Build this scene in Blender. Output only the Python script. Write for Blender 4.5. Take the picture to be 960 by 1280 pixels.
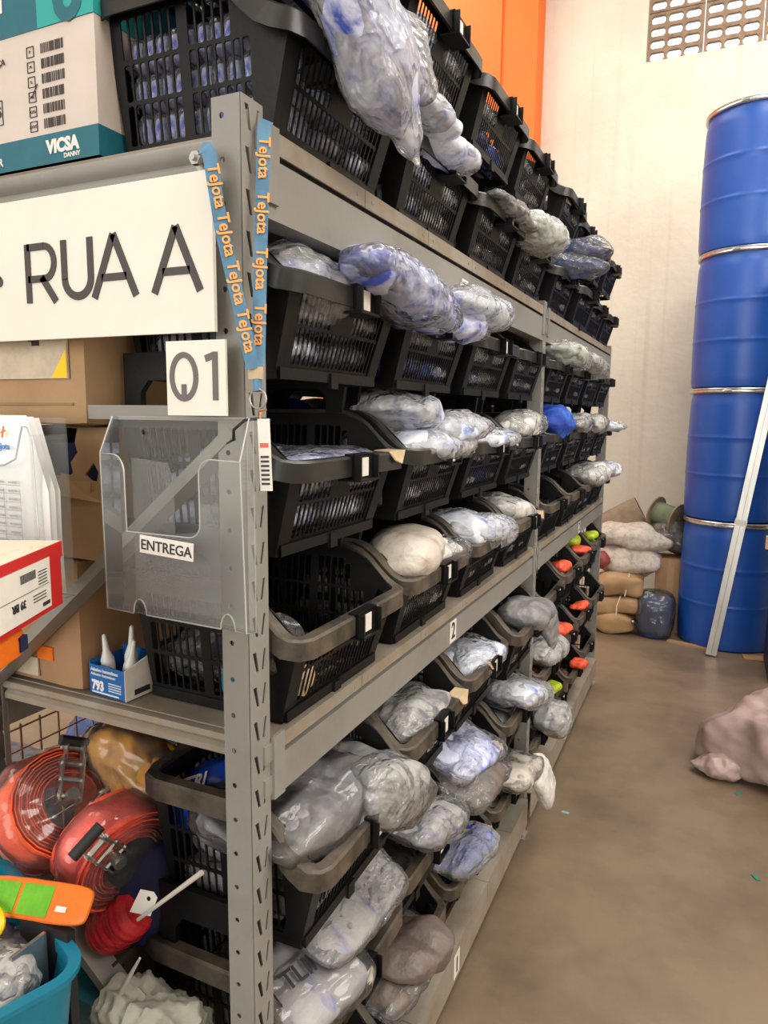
import bpy, bmesh, math, random
from mathutils import Vector, Matrix, Euler, noise
R = math.radians
for o in list(bpy.data.objects): bpy.data.objects.remove(o)
SC = bpy.context.scene
COL = SC.collection

# ------------------------------------------------------------------ camera
def make_camera():
    yaw, pit, rol, f = -0.4315, -0.1394, 0.0111, 882.9
    fw = Vector((math.sin(yaw)*math.cos(pit), math.cos(yaw)*math.cos(pit), math.sin(pit)))
    r0 = Vector((math.cos(yaw), -math.sin(yaw), 0)); u0 = r0.cross(fw)
    r = r0*math.cos(rol)+u0*math.sin(rol); u = -r0*math.sin(rol)+u0*math.cos(rol)
    cd = bpy.data.cameras.new('camera'); cd.sensor_fit = 'VERTICAL'; cd.sensor_height = 36; cd.sensor_width = 27
    cd.lens = f/1280*36; cd.clip_start = .02; cd.clip_end = 200
    c = bpy.data.objects.new('camera', cd); COL.objects.link(c)
    m = Matrix((r, u, -fw)).transposed().to_4x4(); m.translation = Vector((.5896, -.8754, 1.7275))
    c.matrix_world = m
    SC.camera = c
make_camera()

# ------------------------------------------------------------------ world, light, exposure
SC.view_settings.view_transform = 'Standard'; SC.view_settings.look = 'None'
SC.view_settings.gamma = 1; SC.view_settings.use_curve_mapping = False
SC.view_settings.exposure = 0.20
W = bpy.data.worlds.new('sky'); SC.world = W; W.use_nodes = True
W.node_tree.nodes['Background'].inputs[0].default_value = (1.0, .985, .95, 1)
W.node_tree.nodes['Background'].inputs[1].default_value = 1.3
def area(name, loc, target, sx, sy, power, col):
    l = bpy.data.lights.new(name, 'AREA'); l.shape = 'RECTANGLE'; l.size = sx; l.size_y = sy
    l.energy = power; l.color = col
    o = bpy.data.objects.new(name, l); COL.objects.link(o); o.location = loc
    d = Vector(target)-Vector(loc); o.rotation_euler = d.to_track_quat('-Z', 'Y').to_euler()
    return o
WARM = (1.0, .955, .88)
area('skylight_aisle', (1.6, 2.2, 6.35), (1.6, 2.2, 0), 1.6, 7.0, 250, WARM)
area('skylight_side', (-2.6, 2.0, 6.35), (-2.6, 2.0, 0), 1.6, 8.0, 220, WARM)
area('gate_daylight', (-.6, -8.85, 3.2), (-.4, 0, 1.8), 5.6, 4.4, 300, (1.0, .965, .91))
area('added_side_light', (4.95, .6, 4.4), (0, 1.2, 1.9), 5.0, 1.8, 285, (1.0, .96, .90))  # invented source, added to brighten crate fronts and beams from the aisle

# ------------------------------------------------------------------ materials
MATS = {}
def nodes(m):
    nt = m.node_tree; return nt, nt.nodes['Principled BSDF']
def mat(name, col, rough=.5, metal=0., var=.0, scale=8., bump=0., bscale=60., col2=None, lo=.4, hi=.65, spec=None, stretch=None, coat=0., emit=None):
    if name in MATS: return MATS[name]
    m = bpy.data.materials.new(name); m.use_nodes = True; nt, p = nodes(m)
    p.inputs['Base Color'].default_value = (*col, 1); p.inputs['Roughness'].default_value = rough
    p.inputs['Metallic'].default_value = metal
    if spec is not None: p.inputs['Specular IOR Level'].default_value = spec
    if coat: p.inputs['Coat Weight'].default_value = coat; p.inputs['Coat Roughness'].default_value = .08
    if emit: p.inputs['Emission Color'].default_value = (*emit[0], 1); p.inputs['Emission Strength'].default_value = emit[1]
    tc = nt.nodes.new('ShaderNodeTexCoord'); src = tc.outputs['Object']
    if stretch:
        mp = nt.nodes.new('ShaderNodeMapping'); mp.inputs['Scale'].default_value = stretch
        nt.links.new(src, mp.inputs[0]); src = mp.outputs[0]
    if var or col2:
        n = nt.nodes.new('ShaderNodeTexNoise'); n.inputs['Scale'].default_value = scale; n.inputs['Detail'].default_value = 6
        n.inputs['Roughness'].default_value = .65
        nt.links.new(src, n.inputs['Vector'])
        cr = nt.nodes.new('ShaderNodeValToRGB'); nt.links.new(n.outputs['Fac'], cr.inputs[0])
        a = col; b = col2 if col2 else tuple(max(0, c*(1-var)) for c in col)
        cr.color_ramp.elements[0].position = lo; cr.color_ramp.elements[1].position = hi
        cr.color_ramp.elements[0].color = (*a, 1); cr.color_ramp.elements[1].color = (*b, 1)
        nt.links.new(cr.outputs[0], p.inputs['Base Color'])
    if bump:
        n2 = nt.nodes.new('ShaderNodeTexNoise'); n2.inputs['Scale'].default_value = bscale; n2.inputs['Detail'].default_value = 5
        nt.links.new(src, n2.inputs['Vector'])
        b = nt.nodes.new('ShaderNodeBump'); b.inputs['Strength'].default_value = bump; b.inputs['Distance'].default_value = .01
        nt.links.new(n2.outputs['Fac'], b.inputs['Height']); nt.links.new(b.outputs[0], p.inputs['Normal'])
    MATS[name] = m
    return m

def print_mat(name, base, ink, scale=14, cover=.56, rough=.42):
    """opaque garment showing through a printed bag: base cloth with irregular printed strokes"""
    m = bpy.data.materials.new(name); m.use_nodes = True; nt, p = nodes(m)
    tc = nt.nodes.new('ShaderNodeTexCoord')
    n = nt.nodes.new('ShaderNodeTexNoise'); n.inputs['Scale'].default_value = scale; n.inputs['Detail'].default_value = 3; n.inputs['Distortion'].default_value = .8
    mp = nt.nodes.new('ShaderNodeMapping'); mp.inputs['Scale'].default_value = (1, .55, 1.6); mp.inputs['Rotation'].default_value = (.3, .5, .7)
    nt.links.new(tc.outputs['Object'], mp.inputs[0]); nt.links.new(mp.outputs[0], n.inputs['Vector'])
    w = nt.nodes.new('ShaderNodeTexNoise'); w.inputs['Scale'].default_value = scale*4.2; w.inputs['Distortion'].default_value = 1.5; w.inputs['Detail'].default_value = 2
    nt.links.new(mp.outputs[0], w.inputs['Vector'])
    mul = nt.nodes.new('ShaderNodeMath'); mul.operation = 'MULTIPLY_ADD'; mul.inputs[1].default_value = .22
    nt.links.new(w.outputs['Fac'], mul.inputs[0]); nt.links.new(n.outputs['Fac'], mul.inputs[2])
    cr = nt.nodes.new('ShaderNodeValToRGB'); e = cr.color_ramp.elements
    mid = tuple((a*.6+b*.4) for a, b in zip(base, ink))
    e[0].position = cover-.02; e[0].color = (*base, 1); e[1].position = cover+.16; e[1].color = (*ink, 1)
    x = e.new(cover+.06); x.color = (*mid, 1)
    nt.links.new(mul.outputs[0], cr.inputs[0]); nt.links.new(cr.outputs[0], p.inputs['Base Color'])
    p.inputs['Roughness'].default_value = rough
    n2 = nt.nodes.new('ShaderNodeTexNoise'); n2.inputs['Scale'].default_value = 35; n2.inputs['Detail'].default_value = 4
    nt.links.new(tc.outputs['Object'], n2.inputs['Vector'])
    b = nt.nodes.new('ShaderNodeBump'); b.inputs['Strength'].default_value = .5; b.inputs['Distance'].default_value = .012
    nt.links.new(n2.outputs['Fac'], b.inputs['Height']); nt.links.new(b.outputs[0], p.inputs['Normal'])
    MATS[name] = m; return m

def film_mat(name, tint=(1, 1, 1), haze=.10, bump=1., scale=30, gloss=.33, rough=.10):
    """thin crinkled plastic: clear, with milky haze and crisp reflections along the creases"""
    m = bpy.data.materials.new(name); m.use_nodes = True; nt = m.node_tree
    nt.nodes.remove(nt.nodes['Principled BSDF']); out = nt.nodes['Material Output']
    tc = nt.nodes.new('ShaderNodeTexCoord')
    wn = nt.nodes.new('ShaderNodeTexNoise'); wn.inputs['Scale'].default_value = scale*.5; nt.links.new(tc.outputs['Object'], wn.inputs['Vector'])
    wv = nt.nodes.new('ShaderNodeVectorMath'); wv.operation = 'MULTIPLY_ADD'; wv.inputs[1].default_value = (.05, .05, .05)
    fm = nt.nodes.new('ShaderNodeMapping'); fm.inputs['Scale'].default_value = (.5, 1.25, 1.0); fm.inputs['Rotation'].default_value = (.2, .3, .5); nt.links.new(tc.outputs['Object'], fm.inputs[0])
    nt.links.new(wn.outputs['Color'], wv.inputs[0]); nt.links.new(fm.outputs[0], wv.inputs[2])
    n = nt.nodes.new('ShaderNodeTexVoronoi'); n.inputs['Scale'].default_value = scale; nt.links.new(wv.outputs[0], n.inputs['Vector'])
    nb = nt.nodes.new('ShaderNodeTexVoronoi'); nb.inputs['Scale'].default_value = scale*2.7; nt.links.new(wv.outputs[0], nb.inputs['Vector'])
    ad = nt.nodes.new('ShaderNodeMath'); ad.operation = 'MULTIPLY_ADD'; ad.inputs[1].default_value = .35
    nt.links.new(nb.outputs['Distance'], ad.inputs[0]); nt.links.new(n.outputs['Distance'], ad.inputs[2])
    b = nt.nodes.new('ShaderNodeBump'); b.inputs['Strength'].default_value = bump; b.inputs['Distance'].default_value = .35/scale
    nt.links.new(ad.outputs[0], b.inputs['Height'])
    tr = nt.nodes.new('ShaderNodeBsdfTransparent'); tr.inputs[0].default_value = (*tint, 1)
    df = nt.nodes.new('ShaderNodeBsdfDiffuse'); df.inputs[0].default_value = (.85, .86, .88, 1); nt.links.new(b.outputs[0], df.inputs['Normal'])
    gl = nt.nodes.new('ShaderNodeBsdfGlossy'); gl.inputs['Roughness'].default_value = rough; nt.links.new(b.outputs[0], gl.inputs['Normal'])
    lw = nt.nodes.new('ShaderNodeLayerWeight'); lw.inputs[0].default_value = gloss; nt.links.new(b.outputs[0], lw.inputs['Normal'])
    m1 = nt.nodes.new('ShaderNodeMixShader'); m1.inputs[0].default_value = haze
    nt.links.new(tr.outputs[0], m1.inputs[1]); nt.links.new(df.outputs[0], m1.inputs[2])
    m2 = nt.nodes.new('ShaderNodeMixShader'); nt.links.new(lw.outputs['Fresnel'], m2.inputs[0])
    nt.links.new(m1.outputs[0], m2.inputs[1]); nt.links.new(gl.outputs[0], m2.inputs[2])
    nt.links.new(m2.outputs[0], out.inputs[0])
    MATS[name] = m; return m

STEEL = mat('grey_painted_steel', (.265, .26, .24), .42, 0, col2=(.20, .185, .16), scale=5, lo=.5, hi=.8, bump=.05)
DUSTY = mat('dusty_grey_steel', (.30, .27, .225), .6, 0, col2=(.25, .185, .12), scale=9, lo=.42, hi=.72, bump=.08)
ZINC = mat('zinc_plated', (.62, .62, .60), .28, .9, var=.3, scale=30)
BLACK = mat('black_plastic', (.0045, .0045, .005), .45, 0, col2=(.009, .0085, .008), scale=14, lo=.45, hi=.7, bump=.06, bscale=120, spec=.28)
RIM = mat('black_rim_plastic', (.012, .012, .012), .34, 0, col2=(.035, .032, .027), scale=10, lo=.45, hi=.72, bump=.05, bscale=90)
RIMD = mat('dusty_rim_plastic', (.020, .019, .018), .48, 0, col2=(.12, .095, .068), scale=9, lo=.40, hi=.66, bump=.1, bscale=60)
CARD = mat('white_card', (.80, .78, .72), .6, var=.1, scale=20)
SIGNW = mat('sign_white', (.83, .80, .72), .38, var=.06, scale=3)
INK = mat('sign_charcoal', (.055, .05, .05), .5)
BLKINK = mat('black_ink', (.03, .03, .035), .6)
KRAFT = mat('kraft_cardboard', (.42, .27, .145), .75, col2=(.34, .205, .10), scale=6, lo=.4, hi=.7, bump=.15, bscale=25)
KRAFTD = mat('brown_cardboard', (.36, .215, .11), .75, col2=(.29, .165, .08), scale=5, lo=.4, hi=.7, bump=.15, bscale=25)
TAG = mat('manila_tag', (.62, .48, .30), .7, var=.25, scale=18)
ORANGEW = mat('orange_wall_paint', (.84, .165, .010), .6, col2=(.78, .145, .009), scale=1.5, lo=.35, hi=.75, bump=.05, bscale=14)
FLOORM = mat('worn_concrete', (.225, .165, .108), .38, col2=(.13, .094, .062), scale=1.3, lo=.42, hi=.64, bump=.06, bscale=18)
DRUMB = mat('blue_drum_plastic', (.010, .075, .38), .36, col2=(.016, .10, .43), scale=5, lo=.45, hi=.8, bump=.05, bscale=9)
ALU = mat('aluminium_pole', (.62, .61, .57), .35, .7, var=.35, scale=6, stretch=(1, 1, .15))
BLKMET = mat('dark_metal', (.02, .02, .022), .5, .2)
TEALP = mat('teal_plastic', (.008, .20, .32), .35, var=.2, scale=8)
RED = mat('red_carton', (.62, .022, .022), .45, var=.1, scale=10)
PAPER = mat('office_paper', (.82, .82, .84), .6)
ORANGEF = mat('orange_webbing', (1.0, .15, .035), .6, col2=(.9, .10, .022), scale=60, lo=.35, hi=.6, bump=.3, bscale=220)
CORALF = mat('coral_webbing', (.98, .14, .09), .6, col2=(.85, .09, .06), scale=60, lo=.35, hi=.6, bump=.3, bscale=220)
MUSTARD = mat('mustard_cloth', (.52, .24, .018), .7, var=.4, scale=12, bump=.3, bscale=30)
NAVYC = mat('navy_cloth', (.008, .012, .07), .8, var=.4, scale=12, bump=.25, bscale=25)
BLUEBAG = mat('blue_bag_plastic', (.012, .06, .42), .3, var=.3, scale=10, bump=.3, bscale=20)
GREENBAG = mat('green_bag_plastic', (.012, .16, .11), .3, var=.3, scale=10, bump=.3, bscale=20)
YELLOWP = mat('yellow_plastic', (.90, .62, .01), .35)
GREENP = mat('green_print', (.14, .48, .02), .4, var=.25, scale=30)
ORANGEP = mat('orange_print', (.85, .18, .01), .4, var=.15, scale=30)
REDTW = mat('red_twine', (.72, .03, .045), .4, var=.4, scale=25, bump=.5, bscale=60)
WOOD = mat('raw_wood', (.50, .33, .17), .7, var=.3, scale=10, stretch=(1, 8, 8))
RUSTW = mat('rusty_wire', (.42, .26, .17), .6, .3, var=.5, scale=20)
LANY = mat('lanyard_blue', (.085, .22, .36), .55, var=.25, scale=40)
LORG = mat('lanyard_orange', (.88, .36, .08), .5)
BROWNC = mat('taupe_cloth', (.24, .19, .17), .85, var=.35, scale=10, bump=.3, bscale=30)
GLOVE = mat('pale_cloth', (.42, .43, .36), .85, var=.3, scale=14, bump=.4, bscale=30)
SACK = mat('woven_sack', (.55, .50, .44), .7, col2=(.30, .22, .19), scale=22, lo=.48, hi=.72, bump=.3, bscale=60)
PINKB = mat('pinkish_plastic_wrap', (.44, .33, .305), .33, col2=(.33, .245, .225), scale=5, lo=.4, hi=.7, bump=.35, bscale=16)
GREY = mat('grey_cloth', (.30, .30, .30), .85, var=.3, scale=12, bump=.3, bscale=30)
STRAPW = mat('cream_strap', (.75, .68, .55), .5)

PK = {
 'printblue': print_mat('lavender_bag_with_blue_print', (.60, .64, .86), (.06, .10, .48), 13, .60),
 'paleblue': print_mat('pale_blue_bag', (.72, .77, .88), (.16, .24, .62), 13, .64),
 'royal': print_mat('royal_blue_cloth', (.012, .06, .42), (.04, .16, .62), 16, .6, .7),
 'grey': print_mat('grey_cloth_packet', (.25, .24, .245), (.15, .15, .165), 12, .55),
 'silver': print_mat('silver_grey_packet', (.42, .42, .41), (.16, .16, .18), 16, .6),
 'white': print_mat('white_packet', (.72, .71, .68), (.40, .40, .42), 16, .62),
 'navy': print_mat('navy_packet', (.03, .05, .16), (.07, .12, .32), 14, .55),
 'dark': print_mat('charcoal_packet', (.035, .037, .05), (.10, .11, .14), 14, .55),
 'beige': print_mat('beige_packet', (.60, .55, .48), (.34, .28, .23), 7, .60),
 'hivis': print_mat('yellow_green_packet', (.55, .72, .03), (.25, .30, .05), 12, .62),
 'hot': print_mat('orange_red_packet', (.85, .12, .05), (.55, .04, .03), 12, .6),
 'silvergreen': print_mat('silver_packet_with_green', (.58, .62, .58), (.22, .40, .22), 12, .64),
 'taupe': print_mat('taupe_packet', (.17, .135, .12), (.11, .085, .08), 10, .55),
 'blueprintgrey': print_mat('grey_bag_blue_lettering', (.36, .35, .36), (.05, .07, .36), 9, .63),
}
KINDWORD = {'printblue': 'blue-printed lavender', 'paleblue': 'pale blue', 'royal': 'royal blue', 'grey': 'grey', 'silver': 'silvery grey',
            'white': 'white', 'navy': 'navy', 'dark': 'charcoal', 'beige': 'beige', 'hivis': 'yellow-green', 'hot': 'orange-red',
            'silvergreen': 'silver and green', 'taupe': 'taupe', 'blueprintgrey': 'grey blue-lettered'}
FILM = film_mat('crinkled_clear_film', haze=.12)
FILM2 = film_mat('milky_crinkled_film', haze=.28, gloss=.30, rough=.17)
FILM3 = film_mat('smooth_clear_film', haze=.05, bump=.35, scale=14)
ACR = film_mat('clear_acrylic', tint=(.96, .97, .96), haze=.06, bump=.02, scale=3, gloss=.12, rough=.03)  # haze whitens the clear acrylic in place of bright reflections
ACRE = film_mat('acrylic_edge', tint=(.85, .88, .87), haze=.45, bump=.02, scale=3, gloss=.3, rough=.08)  # milky white paints in the light that gathers along acrylic edges

# ------------------------------------------------------------------ mesh helpers
class MB:
    def __init__(s): s.v = []; s.f = []; s.sm = []
    def add(s, vs, fs, M=None, smooth=False):
        o = len(s.v)
        for p in vs:
            p = Vector(p); s.v.append(tuple(M @ p) if M else tuple(p))
        for f in fs: s.f.append(tuple(i+o for i in f)); s.sm.append(smooth)
        return s
    def box(s, c, d, M=None):
        x, y, z = c; a, b, h = d[0]/2, d[1]/2, d[2]/2
        vs = [(x+i*a, y+j*b, z+k*h) for k in (-1, 1) for j in (-1, 1) for i in (-1, 1)]
        return s.add(vs, [(0, 2, 3, 1), (4, 5, 7, 6), (0, 1, 5, 4), (2, 6, 7, 3), (0, 4, 6, 2), (1, 3, 7, 5)], M)
    def bb(s, x0, x1, y0, y1, z0, z1, M=None):
        return s.box(((x0+x1)/2, (y0+y1)/2, (z0+z1)/2), (x1-x0, y1-y0, z1-z0), M)
    def bar(s, a, b, w, h, up=(0, 0, 1)):
        a = Vector(a); b = Vector(b); t = (b-a); L = t.length; t.normalize()
        n = t.cross(Vector(up)); n = n.normalized() if n.length > 1e-5 else Vector((1, 0, 0)); u = n.cross(t)
        M = Matrix((t, n, u)).transposed().to_4x4(); M.translation = (a+b)/2
        return s.box((0, 0, 0), (L, w, h), M)
    def tube(s, pts, r, n=8, closed=False, cap=True, up=None, sec=None):
        pts = [Vector(p) for p in pts]; N = len(pts); vs = []; fs = []
        prev = None
        for i, p in enumerate(pts):
            if closed: t = pts[(i+1) % N]-pts[i-1]
            else: t = pts[min(i+1, N-1)]-pts[max(i-1, 0)]
            t.normalize()
            if up is not None:
                nn = t.cross(Vector(up)); nn = nn.normalized() if nn.length > 1e-4 else (prev or Vector((1, 0, 0)))
            else:
                if prev is None:
                    a = Vector((0, 0, 1)) if abs(t.z) < .9 else Vector((1, 0, 0)); nn = t.cross(a).normalized()
                else:
                    nn = (prev-t*prev.dot(t)); nn = nn.normalized() if nn.length > 1e-5 else prev
            prev = nn; b = nn.cross(t)
            rr = r[i] if isinstance(r, (list, tuple)) else r
            if sec:
                for (q, w) in sec: vs.append(p+nn*q+b*w)
            else:
                for k in range(n):
                    a = 2*math.pi*k/n; vs.append(p+(nn*math.cos(a)+b*math.sin(a))*rr)
        n = len(sec) if sec else n
        for i in range(N if closed else N-1):
            j = (i+1) % N
            for k in range(n): fs.append((i*n+k, i*n+(k+1) % n, j*n+(k+1) % n, j*n+k))
        if cap and not closed:
            fs.append(tuple(reversed(range(n)))); fs.append(tuple((N-1)*n+k for k in range(n)))
        return s.add(vs, fs, None, True)
    def cyl(s, a, b, r, n=16, r2=None):
        return s.tube([a, b], [r, r if r2 is None else r2], n)
    def lathe(s, prof, n=32, M=None, cap=True):
        vs = []; fs = []; m = len(prof)
        for r, z in prof:
            for k in range(n):
                a = 2*math.pi*k/n; vs.append((r*math.cos(a), r*math.sin(a), z))
        for i in range(m-1):
            for k in range(n): fs.append((i*n+k, i*n+(k+1) % n, (i+1)*n+(k+1) % n, (i+1)*n+k))
        if cap: fs.append(tuple(reversed(range(n)))); fs.append(tuple((m-1)*n+k for k in range(n)))
        return s.add(vs, fs, M, True)
    def mesh(s, name, mats=()):
        me = bpy.data.meshes.new(name); me.from_pydata(s.v, [], s.f)
        bm = bmesh.new(); bm.from_mesh(me); bmesh.ops.recalc_face_normals(bm, faces=bm.faces); bm.to_mesh(me); bm.free()
        me.polygons.foreach_set('use_smooth', s.sm)
        for m in mats: me.materials.append(m)
        try: me.set_sharp_from_angle(angle=R(42))
        except Exception: pass
        return me
    def build(s, name, m, parent=None, loc=(0, 0, 0), rot=(0, 0, 0)):
        return link(name, s.mesh(name, [m]), parent, loc, rot)
def link(name, me, parent=None, loc=(0, 0, 0), rot=(0, 0, 0)):
    o = bpy.data.objects.new(name, me); COL.objects.link(o); o.parent = parent; o.location = loc; o.rotation_euler = rot
    return o
def tag(o, label=None, cat=None, group=None, kind=None):
    if label: o['label'] = label
    if cat: o['category'] = cat
    if group: o['group'] = group
    if kind: o['kind'] = kind
    return o
def thing(name, label, cat, loc=(0, 0, 0), rot=(0, 0, 0), group=None):
    o = bpy.data.objects.new(name, None); COL.objects.link(o); o.location = loc; o.rotation_euler = rot
    o.empty_display_size = .05
    return tag(o, label, cat, group)
def struct(o): o['kind'] = 'structure'; return o
def setmat(o, m):
    o.material_slots[0].link = 'OBJECT'; o.material_slots[0].material = m
    return o
def plate(outer, holes, th):
    """flat plate with real holes, in the xy plane, thickness along z"""
    cu = bpy.data.curves.new('tmp', 'CURVE'); cu.dimensions = '2D'; cu.fill_mode = 'BOTH'; cu.extrude = th/2
    for poly in [outer]+list(holes):
        sp = cu.splines.new('POLY'); sp.points.add(len(poly)-1)
        for p, q in zip(sp.points, poly): p.co = (q[0], q[1], 0, 1)
        sp.use_cyclic_u = True
    o = bpy.data.objects.new('tmp', cu); COL.objects.link(o)
    dg = bpy.context.evaluated_depsgraph_get(); me = bpy.data.meshes.new_from_object(o.evaluated_get(dg))
    vs = [v.co.copy() for v in me.vertices]; fs = [tuple(p.vertices) for p in me.polygons]
    bpy.data.objects.remove(o); bpy.data.curves.remove(cu); bpy.data.meshes.remove(me)
    return vs, fs
def text_mesh(txt, size, bold=0., depth=.0008, align='LEFT', name='lettering', sx=1.):
    cu = bpy.data.curves.new('t', 'FONT'); cu.body = txt; cu.size = size; cu.offset = bold; cu.extrude = depth/2; cu.align_x = align; cu.align_y = 'BOTTOM_BASELINE'
    cu.resolution_u = 3
    o = bpy.data.objects.new('t', cu); COL.objects.link(o)
    dg = bpy.context.evaluated_depsgraph_get(); me = bpy.data.meshes.new_from_object(o.evaluated_get(dg))
    bpy.data.objects.remove(o); bpy.data.curves.remove(cu); me.name = name
    if sx != 1.:
        for v in me.vertices: v.co.x *= sx
    return me
def text(txt, size, m, parent, loc, rot, bold=0., align='LEFT', name='lettering', sx=1.):
    me = text_mesh(txt, size, bold, align=align, name=name, sx=sx); me.materials.clear(); me.materials.append(m)
    return link(name, me, parent, loc, rot)
FACE_Y = (R(90), 0, 0)          # text readable by someone looking along +y
FACE_X = (R(90), 0, R(90))      # text readable by someone looking along -x
def rect(x0, x1, y0, y1): return [(x0, y0), (x1, y0), (x1, y1), (x0, y1)]
def rrect(x0, x1, y0, y1, r=.003):
    return [(x0+r, y0), (x1-r, y0), (x1, y0+r), (x1, y1-r), (x1-r, y1), (x0+r, y1), (x0, y1-r), (x0, y0+r)]
def ngon(cx, cy, r, n=8): return [(cx+r*math.cos(2*math.pi*k/n), cy+r*math.sin(2*math.pi*k/n)) for k in range(n)]

def bag_mesh(name, s, seed, n=10, e=3.2, wr=.010, fr=14., seal=.0, grow=0., lump=.0, tail=0.):
    """soft packet: rounded box, sealed flat towards the ends of x, wrinkled; tail gathers the +x end to a twist"""
    idx = {}; vs = []; fs = []
    def vid(p):
        k = tuple(round(c, 5) for c in p)
        if k not in idx: idx[k] = len(vs); vs.append(Vector(p))
        return idx[k]
    for ax in range(3):
        for sg in (-1, 1):
            for i in range(n):
                for j in range(n):
                    q = []
                    for (a, b) in ((i, j), (i+1, j), (i+1, j+1), (i, j+1)):
                        p = [0, 0, 0]; p[ax] = sg; p[(ax+1) % 3] = -1+2*a/n; p[(ax+2) % 3] = -1+2*b/n
                        q.append(vid(p))
                    fs.append(tuple(q if sg > 0 else reversed(q)))
    out = []; so = Vector((seed*7.13, seed*3.7, seed*1.9))
    for p in vs:
        d = p.normalized(); r = (abs(d.x)**e+abs(d.y)**e+abs(d.z)**e)**(-1/e); u = d*r
        if seal: u.z *= 1-seal*abs(u.x)**4; u.z *= 1-.35*seal*abs(u.y)**6
        if tail and u.x > .45:
            t = (u.x-.45)/.55; u.y *= 1-tail*t*.9; u.z *= 1-tail*t*.75; u.x += tail*.35*t*t
        P = Vector((u.x*s[0]/2, u.y*s[1]/2, u.z*s[2]/2))
        if lump: P += d*lump*noise.noise(P*5+so)
        Pw = P+Vector((noise.noise(P*9+so), noise.noise(P*9+so*2), noise.noise(P*9-so)))*.012
        Pa = Vector((Pw.x*.5+Pw.z*.3, Pw.y*1.35, Pw.z*1.1-Pw.x*.25)); Pb = Vector((Pw.x*1.2, Pw.y*.5+Pw.x*.3, Pw.z))
        c1 = noise.voronoi(Pa*fr+so)[0][0]-.45; c2 = noise.voronoi(Pb*fr*1.8-so)[0][0]-.45; w = noise.noise(P*fr*.6+so)
        P += d*(wr*(1.2*c1+.75*c2+.7*w)+grow)
        out.append(P)
    m = MB(); m.add(out, fs, None, True)
    return m
_bc = {}
def bag(name, label, cat, kind, loc, size, rot=(0, 0, 0), seed=1, film=True, group=None, filmm=None, **k):
    key = (tuple(size), seed, tuple(sorted(k.items())))
    if key not in _bc:
        k2 = dict(k); k2['wr'] = k.get('wr', .008)*1.1; k2['fr'] = k.get('fr', 14.)*1.15; k2['seal'] = min(.9, k.get('seal', 0)+.25)
        k2['n'] = k.get('n', 10)+2
        me = bag_mesh('garment', size, seed, **k).mesh('garment', [FILM])
        mf = bag_mesh('film', (size[0]*1.10, size[1]*1.04, size[2]), seed+50, grow=max(.003, .03*min(size)), **k2).mesh('film', [FILM])
        _bc[key] = (me, mf)
    me, mf = _bc[key]
    m = PK[kind] if isinstance(kind, str) else kind
    if not film:
        o = link(name, me, None, loc, rot); setmat(o, m); return tag(o, label, cat, group)
    t = thing(name, label, cat, loc, rot, group)
    setmat(link('garment', me, t), m); setmat(link('plastic_film', mf, t), filmm or FILM)
    return t

# ------------------------------------------------------------------ the room
MB().bb(-6, 5, -9, 7, -.1, 0).build('floor', FLOORM)
struct(bpy.data.objects['floor'])
YW = 6.3
WX0, WX1, WZ0, WZ1 = -.18, 1.22, 4.865, 5.71
def wall_material():
    m = bpy.data.materials.new('cream_plaster'); m.use_nodes = True; nt, p = nodes(m)
    tc = nt.nodes.new('ShaderNodeTexCoord')
    n1 = nt.nodes.new('ShaderNodeTexNoise'); n1.inputs['Scale'].default_value = 1.3; n1.inputs['Detail'].default_value = 8; n1.inputs['Roughness'].default_value = .7
    nt.links.new(tc.outputs['Object'], n1.inputs['Vector'])
    c1 = nt.nodes.new('ShaderNodeValToRGB'); c1.color_ramp.elements[0].position = .4; c1.color_ramp.elements[1].position = .75
    c1.color_ramp.elements[0].color = (.74, .675, .565, 1); c1.color_ramp.elements[1].color = (.64, .56, .46, 1)
    nt.links.new(n1.outputs['Fac'], c1.inputs[0])
    # rain streaks running down the plaster
    mp = nt.nodes.new('ShaderNodeMapping'); mp.inputs['Scale'].default_value = (9, 1, .22); nt.links.new(tc.outputs['Object'], mp.inputs[0])
    n2 = nt.nodes.new('ShaderNodeTexNoise'); n2.inputs['Scale'].default_value = 1.6; n2.inputs['Detail'].default_value = 5; nt.links.new(mp.outputs[0], n2.inputs['Vector'])
    c2 = nt.nodes.new('ShaderNodeValToRGB'); c2.color_ramp.elements[0].position = .56; c2.color_ramp.elements[1].position = .74
    c2.color_ramp.elements[0].color = (0, 0, 0, 1); c2.color_ramp.elements[1].color = (.22, .22, .22, 1)
    nt.links.new(n2.outputs['Fac'], c2.inputs[0])
    mx = nt.nodes.new('ShaderNodeMix'); mx.data_type = 'RGBA'
    nt.links.new(c2.outputs[0], mx.inputs['Factor']); nt.links.new(c1.outputs[0], mx.inputs['A']); mx.inputs['B'].default_value = (.46, .36, .25, 1)
    nt.links.new(mx.outputs['Result'], p.inputs['Base Color']); p.inputs['Roughness'].default_value = .85
    n3 = nt.nodes.new('ShaderNodeTexNoise'); n3.inputs['Scale'].default_value = 14; n3.inputs['Detail'].default_value = 6; nt.links.new(tc.outputs['Object'], n3.inputs['Vector'])
    b = nt.nodes.new('ShaderNodeBump'); b.inputs['Strength'].default_value = .25; b.inputs['Distance'].default_value = .02
    nt.links.new(n3.outputs['Fac'], b.inputs['Height']); nt.links.new(b.outputs[0], p.inputs['Normal'])
    return m
WALLM = wall_material()
m = MB(); vs, fs = plate(rect(-6, 5, 0, 6.6), [rect(WX0, WX1, WZ0, WZ1)], .18)
m.add([(x, YW+.09+z, y) for x, y, z in vs], fs); struct(m.build('wall_back', WALLM))
struct(MB().bb(-6.15, -6, -9, 7, 0, 6.6).build('wall_left', WALLM))
struct(MB().bb(5, 5.15, -9, 7, 0, 6.6).build('wall_right', WALLM))
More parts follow.
